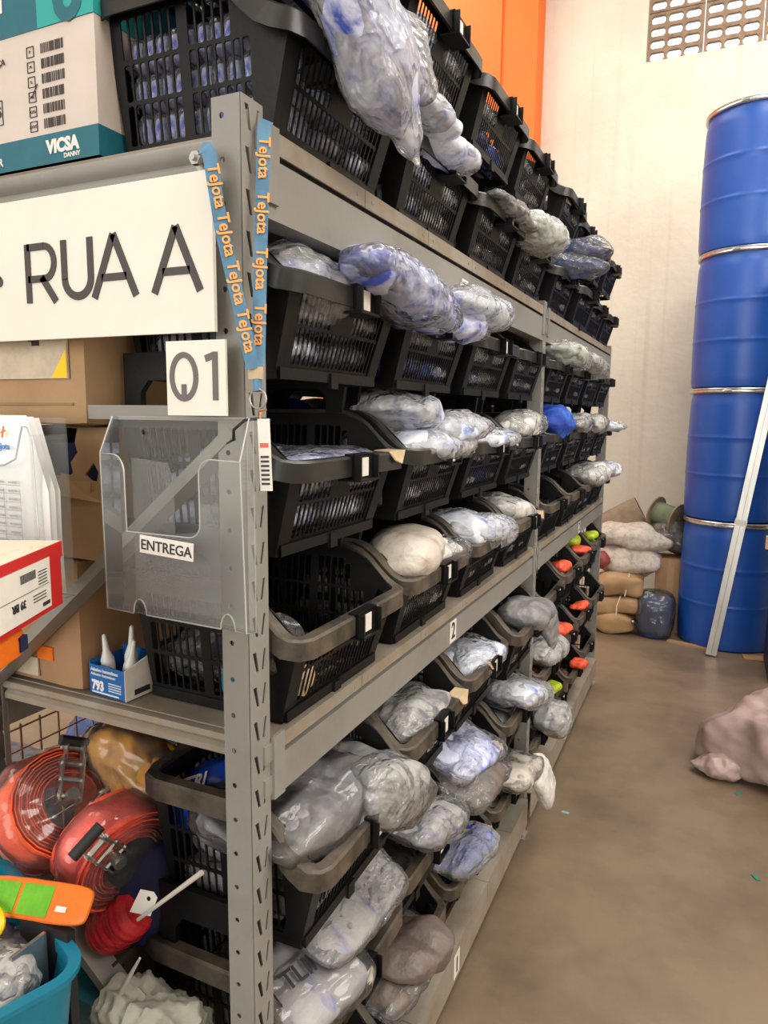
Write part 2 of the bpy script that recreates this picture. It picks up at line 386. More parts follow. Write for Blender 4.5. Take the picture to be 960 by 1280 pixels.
struct(MB().bb(-6.15, 5.15, -9, 7, 6.6, 6.7).build('ceiling', mat('ceiling_white', (.7, .68, .64), .8)))
# orange pilaster with a shallow step
m = MB(); m.bb(-3.4, -1.10, 6.02, 6.30, 0, 6.6); struct(m.build('trim_1', ORANGEW))
m = MB(); m.bb(-3.4, -1.43, 5.995, 6.02, 0, 6.6); struct(m.build('trim_2', ORANGEW))

# hollow ventilation blocks
win = struct(bpy.data.objects.new('window_1', None)); COL.objects.link(win); win.location = (WX0, YW, WZ0)
CLAY = mat('grey_brown_block', (.30, .20, .135), .85, var=.35, scale=14, bump=.2)
bw, bh = .465, .42
holes = [rrect(.026+.143*i, .026+.143*i+.118, .022+.101*j, .022+.101*j+.070, .015) for i in range(3) for j in range(4)]
vs, fs = plate(rect(.004, bw-.004, .003, bh-.003), holes, .035)
bme = MB().add([(x, z, y) for x, y, z in vs], fs).mesh('vent_block', [CLAY])
for i in range(3):
    for j in range(2): link('vent_block', bme, win, (bw*i+.002, .07, bh*j+.002))
tag(win, kind='structure')

# ------------------------------------------------------------------ storage rack
rack = thing('storage_rack', 'grey slotted steel storage rack filled with black crates', 'shelf rack')
BAY = 1.86; DEPTH = .66
def post_mesh(h):
    m = MB()
    # slotted face (towards the aisle)
    holes = []; z = .03
    while z < h-.04:
        holes.append([(.0075, z+.034), (.0165, z+.034), (.0225, z+.002), (.0165, z+.002)])
        holes.append([(.0365, z+.034), (.0415, z+.034), (.0345, z+.002), (.0295, z+.002)])
        z += .0545
    vs, fs = plate(rect(0, .05, 0, h), holes, .002)
    m.add([(-.006+zz, -.05+x, y) for x, y, zz in vs], fs)
    holes = []; z = .03; k = 0
    while z < h-.02: holes.append(ngon(.031, z, .0042, 10)); z += .0565
    vs, fs = plate(rect(.0, .048, 0, h), holes, .002)
    m.add([(-.006-x, -.049+zz, y) for x, y, zz in vs], fs)
    m.add([(-.006-x, -.001-zz, y) for x, y, zz in vs], fs)
    # inner returns with small holes
    holes = []; z = .09
    while z < h-.02: holes.append(ngon(.008, z, .003, 8)); z += .0855
    vs, fs = plate(rect(0, .016, 0, h-.012), holes, .002)
    m.add([(-.0545-x*.35, -.046+x*.8+zz, y) for x, y, zz in vs], fs)
    m.add([(-.0545-x*.35, -.004-x*.8-zz, y) for x, y, zz in vs], fs)
    # dark inside is simply the hollow of the section; foot plate
    m.bb(-.065, .004, -.06, .01, 0, .005)
    return m.mesh('post', [STEEL])
PM = post_mesh(2.145)
posts = []
for y in (0, BAY, 2*BAY):
    posts.append(link('post', PM, rack, (0, y, 0)))
    o = link('post', PM, rack, (-DEPTH, y-.05, 0), (0, 0, R(180)))
def beam(zt, zb, y0, y1, x=0., s=1):
    """stepped shelf beam: face plate with a set-back upper flange"""
    m = MB(); prof = [(-.004, zb), (-.004, zt-.037), (-.034, zt-.033), (-.034, zt-.003), (-.045, zt-.003), (-.045, zb)]
    prof = [(x+s*a, b) for a, b in prof]; n = len(prof)
    vs = [(a, y, b) for y in (y0, y1) for a, b in prof]
    m.add(vs, [tuple((i, (i+1) % n, n+(i+1) % n, n+i)) for i in range(n)]+[tuple(range(n)), tuple(range(n, 2*n))])
    return m.build('beam', STEEL, rack)
def beam_hook(y, z, sg):
    m = MB(); m.bb(-.004, .002, min(y, y+sg*.03), max(y, y+sg*.03), z-.10, z+.005)
    m.bb(-.008, -.002, min(y, y-sg*.02), max(y, y-sg*.02), z-.035, z-.005); m.bb(-.008, -.002, min(y, y-sg*.02), max(y, y-sg*.02), z-.09, z-.06)
    m.build('beam_hook', STEEL, rack)
LEV = [(2.12, 2.0), (1.22, 1.118), (.18, .055)]
for (zt, zb) in LEV:
    for b in (0, 1):
        y0 = b*BAY+.001; y1 = (b+1)*BAY-.051
        if zt > .5: beam(zt, zb, y0, y1)
        else:
            m = MB(); m.bb(-.045, -.004, y0, y1, zb+.01, zt-.003); m.build('beam', STEEL, rack)
        beam(zt, zb, y0, y1, -DEPTH, -1)
        if zt > .5:
            beam_hook(y0, zt, 1); beam_hook(y1, zt, -1)
    # deck panels, six to a bay, each a folded tray with a front lip and rivets
    for b in (0, 1):
        for k in range(6):
            w = BAY/6; y0 = b*BAY+k*w+.0012; y1 = y0+w-.0024
            if k == 5: y1 -= .0
            m = MB(); lip = .030 if zt > 1.5 else (.024 if zt > .5 else .11)
            xo = .0 if zt > .5 else .012
            # keep clear of the posts
            ya = y0+(.0 if k else .002); yb = y1-(.052 if k == 5 else 0)
            m.bb(-DEPTH+.0, xo, ya, yb, zt-.004, zt)
            m.bb(xo-.003, xo, ya, yb, zt-lip, zt-.004)
            m.bb(-DEPTH, -DEPTH+.003, ya, yb, zt-lip, zt-.004)
            p = m.build('deck_panel', DUSTY, rack)
            r = MB()
            for yy in (ya+.028, yb-.028):
                r.cyl((xo-.001, yy, zt-.015), (xo+.0012, yy, zt-.015), .0032, 8)
            if zt > .5: r.build('rivet', STEEL, p)
# end frame: folded deck edges, strut and braces
for (z, h, lab) in ((2.112, .052, 0), (1.218, .036, 1), (.178, .05, 2)):
    m = MB(); prof = [(.002, z), (-.010, z-.002), (-.014, z-.010), (-.011, z-h*.42), (-.004, z-h*.55), (-.010, z-h*.7), (-.010, z-h), (.012, z-h), (.012, z-.006)]
    n = len(prof); x0, x1 = -DEPTH+.06, -.062
    vs = [(x, a, b) for x in (x0, x1) for a, b in prof]
    m.add(vs, [(i, (i+1) % n, n+(i+1) % n, n+i) for i in range(n)]+[tuple(range(n)), tuple(range(n, 2*n))]); m.build('end_edge', STEEL if z > 2 else DUSTY, rack)
for yb in (-.03, BAY-.03, 2*BAY-.03):
    m = MB(); m.bar((-.03, yb, 1.70), (-.63, yb, 1.20), .018, .046, up=(0, 1, 0)); m.build('brace', STEEL, rack)
    m = MB(); m.bar((-.63, yb, .935), (-.06, yb, .48), .018, .046, up=(0, 1, 0)); m.build('brace', STEEL, rack)
    m = MB(); m.bb(-.315, -.05, yb-.012, yb+.012, 1.713, 1.735) if yb < 0 else m.bb(-.6, -.05, yb-.012, yb+.012, 1.713, 1.735); m.build('strut', STEEL, rack)
# bolt where the lanyard hangs
m = MB(); m.cyl((-.068, -.052, 2.065), (-.068, -.075, 2.065), .0045, 10); m.cyl((-.068, -.062, 2.065), (-.068, -.070, 2.065), .0095, 6); m.cyl((-.068, -.05, 2.065), (-.068, -.054, 2.065), .013, 14)
m.build('bolt', ZINC, rack)
# shelf numbers stuck on the beams
def number_card(txt, x, y0, y1, z0, z1, size):
    m = MB(); m.bb(x, x+.0008, y0, y1, z0, z1); c = m.build('number_card', CARD, rack)
    text(txt, size, BLKINK, c, (x+.0015, (y0+y1)/2, z0+(z1-z0)*.18), FACE_X, .0006, 'CENTER', 'numeral')
number_card('2', -.003, .835, .885, 1.124, 1.182, .062)
number_card('2', -.003, BAY+.95, BAY+1.0, 1.124, 1.182, .062)
number_card('3', -.003, .86, .91, 2.006, 2.062, .058)
number_card('3', -.003, BAY+.9, BAY+.95, 2.006, 2.062, .058)
number_card('1', .0125, .90, .95, .085, .16, .07)
number_card('1', .0125, BAY+.75, BAY+.80, .085, .16, .07)

# ------------------------------------------------------------------ crates
def crate_meshes():
    H = .212; HF = .135
    def hw(z): return .168+.020*z/H
    def xf(z): return -.012+.040*z/HF
    def xb(z): return -.285-.022*z/H
    body = MB()
    # front panel: u across, v up
    holes = []; n = 21; u0 = -.1450
    for i in range(n):
        a = u0+i*.0139; holes.append(rrect(a, a+.0109, .010, .066, .002))
        if not (8 <= i <= 12): holes.append(rrect(a, a+.0109, .071, .124, .002))
    vs, fs = plate(rect(-.168, .168, 0, HF), holes, .0025)
    body.add([(xf(y)+z, x*hw(y)/.168, y) for x, y, z in vs], fs)
    # back panel
    holes = [rrect(-.138+i*.0172, -.138+i*.0172+.0130, a, b, .0025) for i in range(16) for a, b in ((.012, .066), (.074, .122), (.130, .186))]
    vs, fs = plate(rect(-.168, .168, 0, H), holes, .004)
    body.add([(xb(y)+z, x*hw(y)/.168, y) for x, y, z in vs], fs)
    # sides: swept profile, tall at the back, dipping to the front
    outer = [(-.285, 0), (-.012, 0), (.028, HF), (.012, .150), (-.008, .170), (-.030, .190), (-.055, .203), (-.085, H), (-.307, H)]
    holes = []
    for i in range(15):
        a = -.276+i*.0160
        if i in (7,): continue
        holes.append(rrect(a, a+.0126, .010, .068, .0025)); holes.append(rrect(a, a+.0126, .074, .126, .0025))
        if i < 13: holes.append(rrect(a, a+.0126, .132, .190 if i < 12 else .178, .0025))
    vs, fs = plate(outer, holes, .0028)
    for s in (-1, 1): body.add([(x, s*(hw(y)+z), y) for x, y, z in vs], fs)
    # base
    holes = [rrect(-.27+i*.031, -.27+i*.031+.022, -.15+j*.076, -.15+j*.076+.066, .003) for i in range(8) for j in range(4)]
    vs, fs = plate(rect(-.285, -.010, -.168, .168), holes, .005)
    body.add([(x, y, z+.003) for x, y, z in vs], fs)
    body.bb(-.012, -.004, -.165, .165, -.014, .004); body.bb(-.29, -.282, -.165, .165, -.014, .004); body.bb(-.008, .000, -.012, .012, -.024, .002)
    for s in (-1, 1): body.bb(-.285, -.01, s*.168-.004, s*.168+.004, -.014, .004)
    # solid corner pillars
    for s in (-1, 1):
        body.add([(xf(z)+dx, s*(hw(z)+dy), z) for z in (0, HF) for dx, dy in ((.004, .004), (.004, -.030), (-.002, -.030), (-.034, -.002), (-.034, .004))],
                 [(0, 1, 6, 5), (1, 2, 7, 6), (2, 3, 8, 7), (3, 4, 9, 8), (4, 0, 5, 9), (0, 4, 3, 2, 1), (5, 6, 7, 8, 9)])
    # rim
    W = .194; c = .03
    half = [(-.312, 0, H), (-.312, .10, H), (-.312, W-c, H), (-.303, W-.009, H), (-.280, W, H), (-.20, W, H), (-.11, W, H), (-.085, W, H-.001), (-.062, W, H-.009),
            (-.040, W, H-.024), (-.016, W, H-.048), (.004, W, H-.066), (.018, W-.001, H-.075), (.030, W-.008, H-.078), (.036, W-.022, H-.079), (.037, W-.05, H-.079), (.037, .08, H-.079), (.037, 0, H-.079)]
    path = half+[(x, -y, z) for x, y, z in reversed(half[1:-1])]
    rim = MB(); sec = [(-.007, .008), (.013, .008), (.017, .004), (.017, -.026), (.0135, -.026), (.0125, .001), (-.007, .001)]
    sec = [(-a, b) for a, b in sec]
    rim.tube(path, .01, closed=True, up=(0, 0, 1), sec=sec)
    # label holder under the front rim
    hol = MB(); hol.bb(.028, .070, -.036, .036, .098, .102); hol.bb(.054, .060, -.036, .036, .100, .144); hol.bb(.054, .071, -.036, -.032, .1, .142); hol.bb(.054, .071, .032, .036, .1, .142)
    hol.bb(.040, .060, -.036, .036, .140, .145)
    card = MB(); card.bb(.0603, .0612, -.011, .013, .106, .138)
    leg = MB()
    arch = [(-.298, .03), (-.298, -.066), (-.262, -.066), (-.262, -.035), (-.245, -.016), (-.14, -.016), (-.122, -.035), (-.122, -.066), (-.086, -.066), (-.078, -.01), (-.06, .03), (-.06, .10), (-.10, .10), (-.10, .03)]
    vs, fs = plate(arch, [], .012); leg.add([(x, .186+z, y) for x, y, z in vs], fs)
    tg = MB()   # manila tag folded over the rim
    tg.add([(.020, -.030, .1425), (.052, -.034, .1415), (.062, -.026, .125), (.064, .0, .118), (.055, .034, .1415), (.020, .030, .1425), (.02, -.03, .1445), (.053, -.034, .1435), (.064, -.026, .126), (.066, .0, .119), (.057, .034, .1435), (.02, .03, .1445)],
           [(0, 1, 4, 5), (1, 2, 3, 4), (6, 11, 10, 7), (7, 10, 9, 8), (0, 6, 7, 1), (1, 7, 8, 2), (2, 8, 9, 3), (3, 9, 10, 4), (4, 10, 11, 5), (5, 11, 6, 0)])
    return dict(body=body.mesh('crate_body', [BLACK]), rim=rim.mesh('rim', [RIM]), holder=hol.mesh('label_holder', [BLACK]),
                card=card.mesh('label_card', [CARD]), leg=leg.mesh('stacking_leg', [BLACK]), tag=tg.mesh('paper_tag', [TAG]))
CM = crate_meshes()
LEGM = {}
def leg_mesh(side):
    if side not in LEGM:
        me = CM['leg'].copy()
        if side < 0:
            for v in me.vertices: v.co.y *= -1
            me.flip_normals()
        LEGM[side] = me
    return LEGM[side]
ORD = ['nearest', 'second', 'third', 'fourth']
def where(bay, col): return f'{ORD[col]} from sign post' if bay == 0 and col else ('beside sign post' if bay == 0 else f'{["first", "second", "third", "fourth"][col]} past middle post')
def crate(shelf, tier, bay, col, x, y, z, zs=1., legs=True, tagy=None, rot=0, dusty=False):
    t = thing('storage_crate', f'black slotted crate, {tier} row on {shelf} shelf, {where(bay, col)}', 'crate', (x, y, z), (0, 0, rot), 'black storage crates on the rack')
    parts = [('body', CM['body'], BLACK), ('rim', CM['rim'], RIMD if dusty else RIM)]
    for n, me, mm in parts:
        o = link(n, me, t); o.scale.z = zs; setmat(o, mm)
    h = link('label_holder', CM['holder'], t); h.scale.z = zs; setmat(h, BLACK)
    link('label_card', CM['card'], h)
    if legs:
        for s in (-1, 1):
            o = link('stacking_leg', leg_mesh(s), t); o.scale.z = legs if not isinstance(legs, bool) else 1; setmat(o, BLACK)
    if tagy is not None:
        o = link('paper_tag', CM['tag'], t, (0, tagy, .135*(zs-1))); setmat(o, TAG)
    return t
rng = random.Random(7)
def fill(shelf, tier, bay, col, kinds, x, y, z, zs, layers=2):
    w = where(bay, col); i = 0
    POS = [('near', -1), ('far', 1)]
    for L in range(layers):
        for nm, s in POS:
            k = kinds[i % len(kinds)]; i += 1
            if not k: continue
            th = (.056 if L else .060)*zs
            bag('clothes_packet', f'{KINDWORD[k]} clothes packet, {"upper" if L else "lower"} {nm} side, {tier}-row {shelf}-shelf crate {w}', 'packet', k,
                (x-.145+.022*L+rng.uniform(-.003, .003), y+s*.081, z+.037*zs+.059*zs*L), (.256, .154, th), (rng.uniform(-.04, .04), rng.uniform(-.03, .03), rng.uniform(-.05, .05)),
                seed=1+(i+col*3+bay*2) % 5, group='folded clothes packets inside the crates', n=8, e=5., wr=.0045, fr=24., seal=.3)

def ypos(bay, col): return bay*BAY+.222+.4475*col
TOPZ = [('lower', 2.136), ('upper', 2.416)]
MIDZ = [('lower', 1.236), ('middle', 1.513), ('upper', 1.792)]
LOWZ = [('lower', .197), ('middle', .520), ('upper', .843)]
N = None
fills = {
 ('top', 'lower'): [['printblue']*4, ['printblue', 'white'], ['silver', 'grey'], ['silver', 'white'], ['white', 'dark'], ['dark', 'silver'], ['dark', 'white'], ['silver', 'dark']],
 ('top', 'upper'): [['silver', 'printblue'], ['silver', 'white', 'paleblue'], ['royal', 'royal', 'silver', N], ['silver', 'white'], ['silver', 'dark'], ['dark', 'silver', N, N], ['white', 'dark', N, N], ['white', N, N, 'silver']],
 ('middle', 'upper'): [['printblue', 'dark', 'printblue', 'printblue'], ['royal', 'royal', 'dark', 'silver'], ['royal', 'white', 'silver', 'silver'], ['paleblue', 'white', 'white', 'silver'], ['dark', 'silver'], ['silver', 'dark'], ['silver', 'white'], ['dark', 'silver']],
 ('middle', 'middle'): [['printblue', 'paleblue', 'printblue', 'printblue'], ['paleblue', 'silver', 'dark', 'paleblue'], ['royal', 'royal', 'royal', 'printblue'], ['silver', 'dark', 'dark', 'white'], ['silver', 'dark'], ['silver', 'dark'], ['dark', 'silver'], ['white', 'dark']],
 ('middle', 'lower'): [[N, N, N, N], ['silver', 'beige', 'beige', 'silver'], ['paleblue', 'printblue', 'white', 'paleblue'], ['white', 'silver', 'beige', 'white'], [N, 'dark', N, N], [N, 'dark', N, N], ['white', 'silver'], ['paleblue', 'white']],
 ('bottom', 'upper'): [['grey', 'silver'], ['silver', 'grey'], ['paleblue', 'silver'], ['grey', 'white'], ['dark', N, N, N], ['hot', 'dark', 'hot', N], ['hot', 'hivis', 'dark', 'hot'], ['hivis', 'dark', 'dark', 'hivis']],
 ('bottom', 'middle'): [['blueprintgrey', 'silver'], ['grey', 'silver'], ['printblue', 'taupe', 'taupe', 'printblue'], ['paleblue', 'white'], ['silver', 'hot', 'hot', 'silver'], ['hot', 'dark', 'dark', 'hot'], [N, 'dark', N, N], [N, 'dark', N, N]],
 ('bottom', 'lower'): [['silver', 'grey'], ['taupe', 'taupe'], ['royal', 'silver'], ['beige', 'white'], ['white', 'grey'], ['hivis', 'dark', 'dark', 'hivis'], ['hot', 'dark', 'hot', N], [N, 'dark', N, N]],
}
tags = {('middle', 'middle', 0, 0): .15, ('middle', 'middle', 0, 1): .15, ('middle', 'middle', 0, 2): .15, ('middle', 'lower', 0, 2): .06, ('middle', 'lower', 0, 3): .10,
        ('bottom', 'middle', 0, 2): .10, ('bottom', 'upper', 0, 2): -.02, ('bottom', 'middle', 0, 3): .1, ('bottom', 'lower', 0, 2): .13, ('middle', 'upper', 0, 1): .14, ('top', 'upper', 0, 3): .10, ('bottom', 'upper', 0, 1): .15}
shift = {('bottom', 'upper', 0, 0): .035, ('bottom', 'lower', 0, 1): .0, ('bottom', 'middle', 0, 0): .02, ('bottom', 'upper', 0, 3): .03, ('middle', 'lower', 0, 0): .005, ('top', 'lower', 1, 1): .02, ('top', 'upper', 1, 0): .02}
for shelf, tiers, zs, pitchleg in (('top', TOPZ, 1., 1.), ('middle', MIDZ, 1., .99), ('bottom', LOWZ, 1.12, 1.3)):
    for ti, (tn, z) in enumerate(tiers):
        for b in (0, 1):
            for c in range(4):
                kk = (shelf, tn, b, c); x = -.012+shift.get(kk, 0)-(.035 if shelf == 'bottom' and tn == 'lower' else 0)+rng.uniform(-.004, .004); y = ypos(b, c)+rng.uniform(-.004, .004)
                crate(shelf, tn, b, c, x, y, z, zs, legs=(pitchleg if ti else False), tagy=tags.get(kk), rot=rng.uniform(-.012, .012), dusty=(shelf == 'bottom' or (shelf == 'middle' and tn == 'lower')))
                kinds = fills[(shelf, tn)][b*4+c]
                if not (shelf == 'top' and tn == 'lower' and b == 0 and c == 0):
                    fill(shelf, tn, b, c, kinds, x, y, z, zs)

# ------------------------------------------------------------------ crates of the rear row, facing the other aisle
for shelf, tiers, zs, pitchleg in (('top', TOPZ[:1], 1., 1.), ('middle', MIDZ, 1., .99), ('bottom', LOWZ, 1.12, 1.3)):
    for ti, (tn, z) in enumerate(tiers):
        for b in (0, 1):
            for c in range(4):
                if b == 0 and c == 0: continue
                y = ypos(b, c)
                t = crate(shelf, tn, b, c, -DEPTH+.012, y, z, zs, legs=(pitchleg if ti else False), rot=R(180))
                t['label'] = f'rear crate facing away, {tn} row on {shelf} shelf, {where(b, c)}'
                t['group'] = 'rear crates facing the other aisle'
                k = ['navy', 'dark', 'royal', 'dark', 'silver', 'navy'][(c+ti+b*2) % 6]
                bag('clothes_packet', f'{KINDWORD[k]} clothes bundle in rear {tn}-row {shelf}-shelf crate {where(b, c)}', 'packet', k, (-DEPTH+.157, y, z+.132*zs), (.25, .30, .245*zs), (0, 0, 0), seed=2, film=False, n=8, e=5, wr=.006, fr=16.)

# ------------------------------------------------------------------ packets heaped in and over the crates
def orient(d, up=(0, 0, 1), roll=0.):
    d = Vector(d).normalized(); u = Vector(up); n = u.cross(d).normalized(); u = d.cross(n)
    M = Matrix((d, n, u)).transposed()
    if roll: M = M @ Matrix.Rotation(roll, 3, 'X')
    return M.to_euler()
GH = 'loose packets heaped on the crates'
def heap(label, kind, loc, size, d=(0, 1, 0), up=(0, 0, 1), seed=3, film=True, filmm=None, name='clothes_bag', cat='bag', roll=0., **k):
    k.setdefault('n', 26); k.setdefault('wr', .014); k.setdefault('fr', 14.); k.setdefault('e', 3.0); k.setdefault('seal', .55); k.setdefault('lump', .012)
    return bag(name, label, cat, kind, loc, size, orient(d, up, roll), seed, film, GH, filmm, **k)
# middle shelf
heap('long rolled blue-printed bag slumped over the rims under the top beam', 'printblue', (.055, .375, 1.947), (.41, .115, .085), (0, .98, -.14), seed=3, seal=.3, wr=.009)
heap('crumpled blue-printed bag heaped in the upper crate beside the lanyard', 'printblue', (-.09, .19, 1.935), (.24, .20, .10), (.3, 1, .05), seed=4, filmm=FILM2)
heap('pale blue bag lying over the second upper crate below the shelf number', 'paleblue', (.045, .80, 1.972), (.36, .12, .055), (0, 1, -.03), seed=5, seal=.4, filmm=FILM2)
heap('small lavender bag tucked under the pale blue bag, upper row', 'printblue', (.03, .72, 1.925), (.20, .10, .05), (.1, 1, 0), seed=6)
heap('flat blue-printed bag filling the middle-row crate beside the sign post', 'printblue', (-.13, .222, 1.643), (.30, .26, .035), (0, 1, 0), seed=7, e=6, wr=.006)
heap('white bag with blue print, lowest of the heap in second middle-row crate', 'paleblue', (-.05, .675, 1.655), (.36, .22, .07), (.1, 1, 0), seed=8, filmm=FILM2)
heap('pale blue bag at the far side of the heap, second middle-row crate', 'paleblue', (-.02, .79, 1.690), (.26, .18, .07), (.3, 1, .05), seed=9, filmm=FILM2)
heap('white and blue bag crowning the heap in second middle-row crate', 'paleblue', (-.08, .64, 1.725), (.28, .20, .075), (-.2, 1, -.08), seed=10, filmm=FILM2)
heap('thin pale blue bag on the third middle-row crate', 'paleblue', (-.04, 1.13, 1.655), (.32, .20, .04), (0, 1, 0), seed=11, seal=.3, filmm=FILM2)
heap('whitish rolled bag on the fourth middle-row crate at the middle post', 'white', (-.03, 1.575, 1.685), (.28, .15, .09), (0, 1, .1), seed=12)
heap('beige cloth roll resting over the second lower-row crate', 'beige', (-.045, .625, 1.405), (.30, .17, .11), (-.25, 1, .05), seed=13, film=False, e=2.6, wr=.006)
heap('white packet beside the beige roll in the second lower-row crate', 'white', (-.04, .79, 1.378), (.18, .14, .06), (.2, 1, 0), seed=14)
heap('crumpled white and blue bag in the third lower-row crate', 'paleblue', (-.05, 1.08, 1.395), (.30, .22, .09), (.2, 1, -.1), seed=15, filmm=FILM2, wr=.018)
heap('whitish bag in the fourth lower-row crate', 'white', (-.09, 1.56, 1.395), (.24, .22, .09), (.4, 1, -.2), seed=16, filmm=FILM2)
heap('silver bag with green print on first upper-row crate past middle post', 'silvergreen', (.015, 2.12, 1.965), (.34, .18, .09), (0, 1, -.1), seed=17, filmm=FILM2)
heap('silver crumpled bag on second upper-row crate past middle post', 'silver', (.03, 2.60, 1.955), (.40, .17, .08), (0, 1, -.1), seed=18, filmm=FILM2)
heap('royal blue cloth heaped on first middle-row crate past middle post', 'royal', (-.03, 2.06, 1.70), (.26, .20, .13), (.2, 1, 0), seed=19, film=False, wr=.018)
heap('grey-blue bag on second middle-row crate past middle post', 'silver', (-.01, 2.50, 1.685), (.34, .18, .09), (0, 1, 0), seed=20)
heap('whitish bag on third middle-row crate past middle post', 'white', (.0, 2.93, 1.685), (.34, .18, .09), (0, 1, 0), seed=21)
heap('light blue bag hanging out of last middle-row crate', 'paleblue', (.03, 3.42, 1.665), (.19, .14, .05), (1, .3, -.05), seed=22, filmm=FILM2)
heap('white bag in third lower-row crate past middle post', 'white', (.0, 2.98, 1.415), (.34, .2, .11), (.1, 1, 0), seed=23, filmm=FILM2)
heap('light blue bag hanging out of last lower-row crate of middle shelf', 'paleblue', (.02, 3.42, 1.41), (.22, .16, .08), (.6, 1, 0), seed=24, filmm=FILM2)
# top shelf
heap('big clear bag with blue print drooping over the front of the near top crate', 'printblue', (.075, .135, 2.315), (.36, .17, .10), (.10, .72, -.66), (1, 0, .15), seed=25, tail=.75, filmm=FILM2, wr=.012, n=18)
heap('blue-printed bag bulging out behind the drooping bag on the near top crate', 'printblue', (.04, .29, 2.345), (.20, .13, .085), (.25, .85, -.25), (1, 0, .3), seed=26, tail=.3, filmm=FILM2)
heap('white bag with blue print folded over second lower top crate rim', 'paleblue', (.03, .475, 2.292), (.20, .12, .04), (.12, 1, -.05), seed=27, filmm=FILM2, seal=.4)
heap('pale blue bag tip hanging from second lower top crate', 'paleblue', (.05, .60, 2.268), (.15, .08, .03), (.2, 1, -.1), seed=28, filmm=FILM2, seal=.4)
heap('thin clear bag draped along third lower top crate rim', 'silver', (.055, 1.12, 2.275), (.36, .06, .025), (.05, 1, -.03), seed=29, seal=.4)
heap('silver bag bulging from fourth lower top crate', 'silvergreen', (.05, 1.43, 2.295), (.26, .13, .085), (.25, 1, -.1), seed=30, filmm=FILM2)
heap('upper of two navy rolls in clear film sticking out above the middle post', 'navy', (.045, 2.03, 2.365), (.27, .12, .07), (1, .1, -.08), seed=31)
heap('lower of two navy rolls in clear film sticking out above the middle post', 'navy', (.045, 2.01, 2.300), (.26, .12, .07), (1, .08, -.10), seed=32)
heap('whitish packet standing in last upper top crate', 'white', (-.10, 3.40, 2.55), (.12, .16, .12), (0, 1, 0), seed=33)
# bottom shelf
heap('big grey packet in clear plastic filling the near upper crate under the beam', 'grey', (-.07, .205, 1.015), (.38, .27, .10), (.05, 1, -.05), seed=34, filmm=FILM3, e=4)
heap('crumpled silver-white plastic bag bulging over the near crate front', 'silver', (.06, .31, .985), (.26, .11, .13), (.1, 1, -.35), seed=35, filmm=FILM, wr=.014, fr=10., n=26)
heap('crinkled silver bag in second upper crate of the bottom shelf', 'silver', (-.07, .68, .985), (.30, .20, .09), (.1, 1, 0), seed=36, filmm=FILM, wr=.014)
heap('silver and blue crumpled bag in third upper crate of the bottom shelf', 'paleblue', (-.05, 1.14, .985), (.28, .19, .09), (.1, 1, 0), seed=37, wr=.014)
heap('pale grey hooded garment heaped over fourth upper crate at the middle post', 'grey', (.01, 1.63, 1.01), (.28, .19, .10), (.1, 1, -.05), seed=38, film=False, wr=.022, fr=9.)
heap('pale grey sleeve hanging down the front of fourth upper crate', 'grey', (.095, 1.66, .945), (.18, .12, .05), (.3, .2, -1), (1, 0, 0), seed=39, film=False, wr=.014)
pk = heap('grey folded packet in shiny plastic leaning on the near middle-row rim', 'blueprintgrey', (-.035, .29, .765), (.31, .20, .055), (.05, 1, -.06), (.40, 0, 1), seed=40, filmm=FILM, e=4.5, wr=.006)
tl = heap('grey bag with dark lettering below the folded packet, near middle-row crate', 'blueprintgrey', (-.02, .13, .705), (.22, .18, .07), (.3, 1, 0), (.4, -.1, 1), seed=41, filmm=FILM3, e=4.5, wr=.006)
text('TLIN', .046, BLKINK, tl, (-.075, -.02, .0450), (0, 0, 0), .0006)
heap('dark silver printed bag hanging over second middle-row crate', 'blueprintgrey', (.02, .63, .74), (.26, .15, .085), (.1, 1, -.25), seed=42, filmm=FILM, wr=.016)
heap('lavender packet lying on top in third middle-row crate of the bottom shelf', 'printblue', (-.03, 1.03, .742), (.28, .20, .05), (.1, 1, -.05), (.35, 0, 1), seed=43, e=4.5)
heap('taupe packet under the lavender one in third middle-row crate', 'taupe', (.0, 1.0, .690), (.28, .20, .05), (.1, 1, -.05), (.35, 0, 1), seed=44, e=4.5)
heap('whitish blue bag in fourth middle-row crate of the bottom shelf', 'paleblue', (.0, 1.60, .71), (.26, .20, .09), (.1, 1, -.2), seed=45, filmm=FILM2)
heap('taupe crumpled cloth on second lower crate of the bottom shelf', 'taupe', (.0, .62, .395), (.24, .16, .085), (.1, 1, -.1), seed=46, film=False, wr=.02, fr=11.)
heap('taupe wrapped roll under the crumpled cloth, second lower crate', 'taupe', (-.02, .53, .36), (.18, .12, .06), (.2, 1, 0), seed=47)
heap('blue and silver bag in third lower crate of the bottom shelf', 'royal', (-.03, 1.06, .40), (.27, .18, .085), (.1, 1, -.1), seed=48, filmm=FILM2, wr=.014)
heap('beige crumpled bag in fourth lower crate of the bottom shelf', 'beige', (-.0, 1.58, .41), (.27, .18, .08), (.1, 1, -.1), seed=49, filmm=FILM)
heap('white cloth hanging from fourth lower crate towards the floor', 'white', (.085, 1.72, .32), (.22, .14, .06), (.25, .5, -.8), (1, 0, .2), seed=50, film=False, wr=.014)
heap('clear silver bag standing on first lower crate past middle post', 'silver', (.04, 2.12, .42), (.20, .14, .13), (.1, 1, 0), seed=51, filmm=FILM2)
heap('silver bag in first middle-row crate past middle post, bottom shelf', 'silver', (.0, 2.1, .72), (.26, .16, .09), (.1, 1, 0), seed=52, filmm=FILM2)
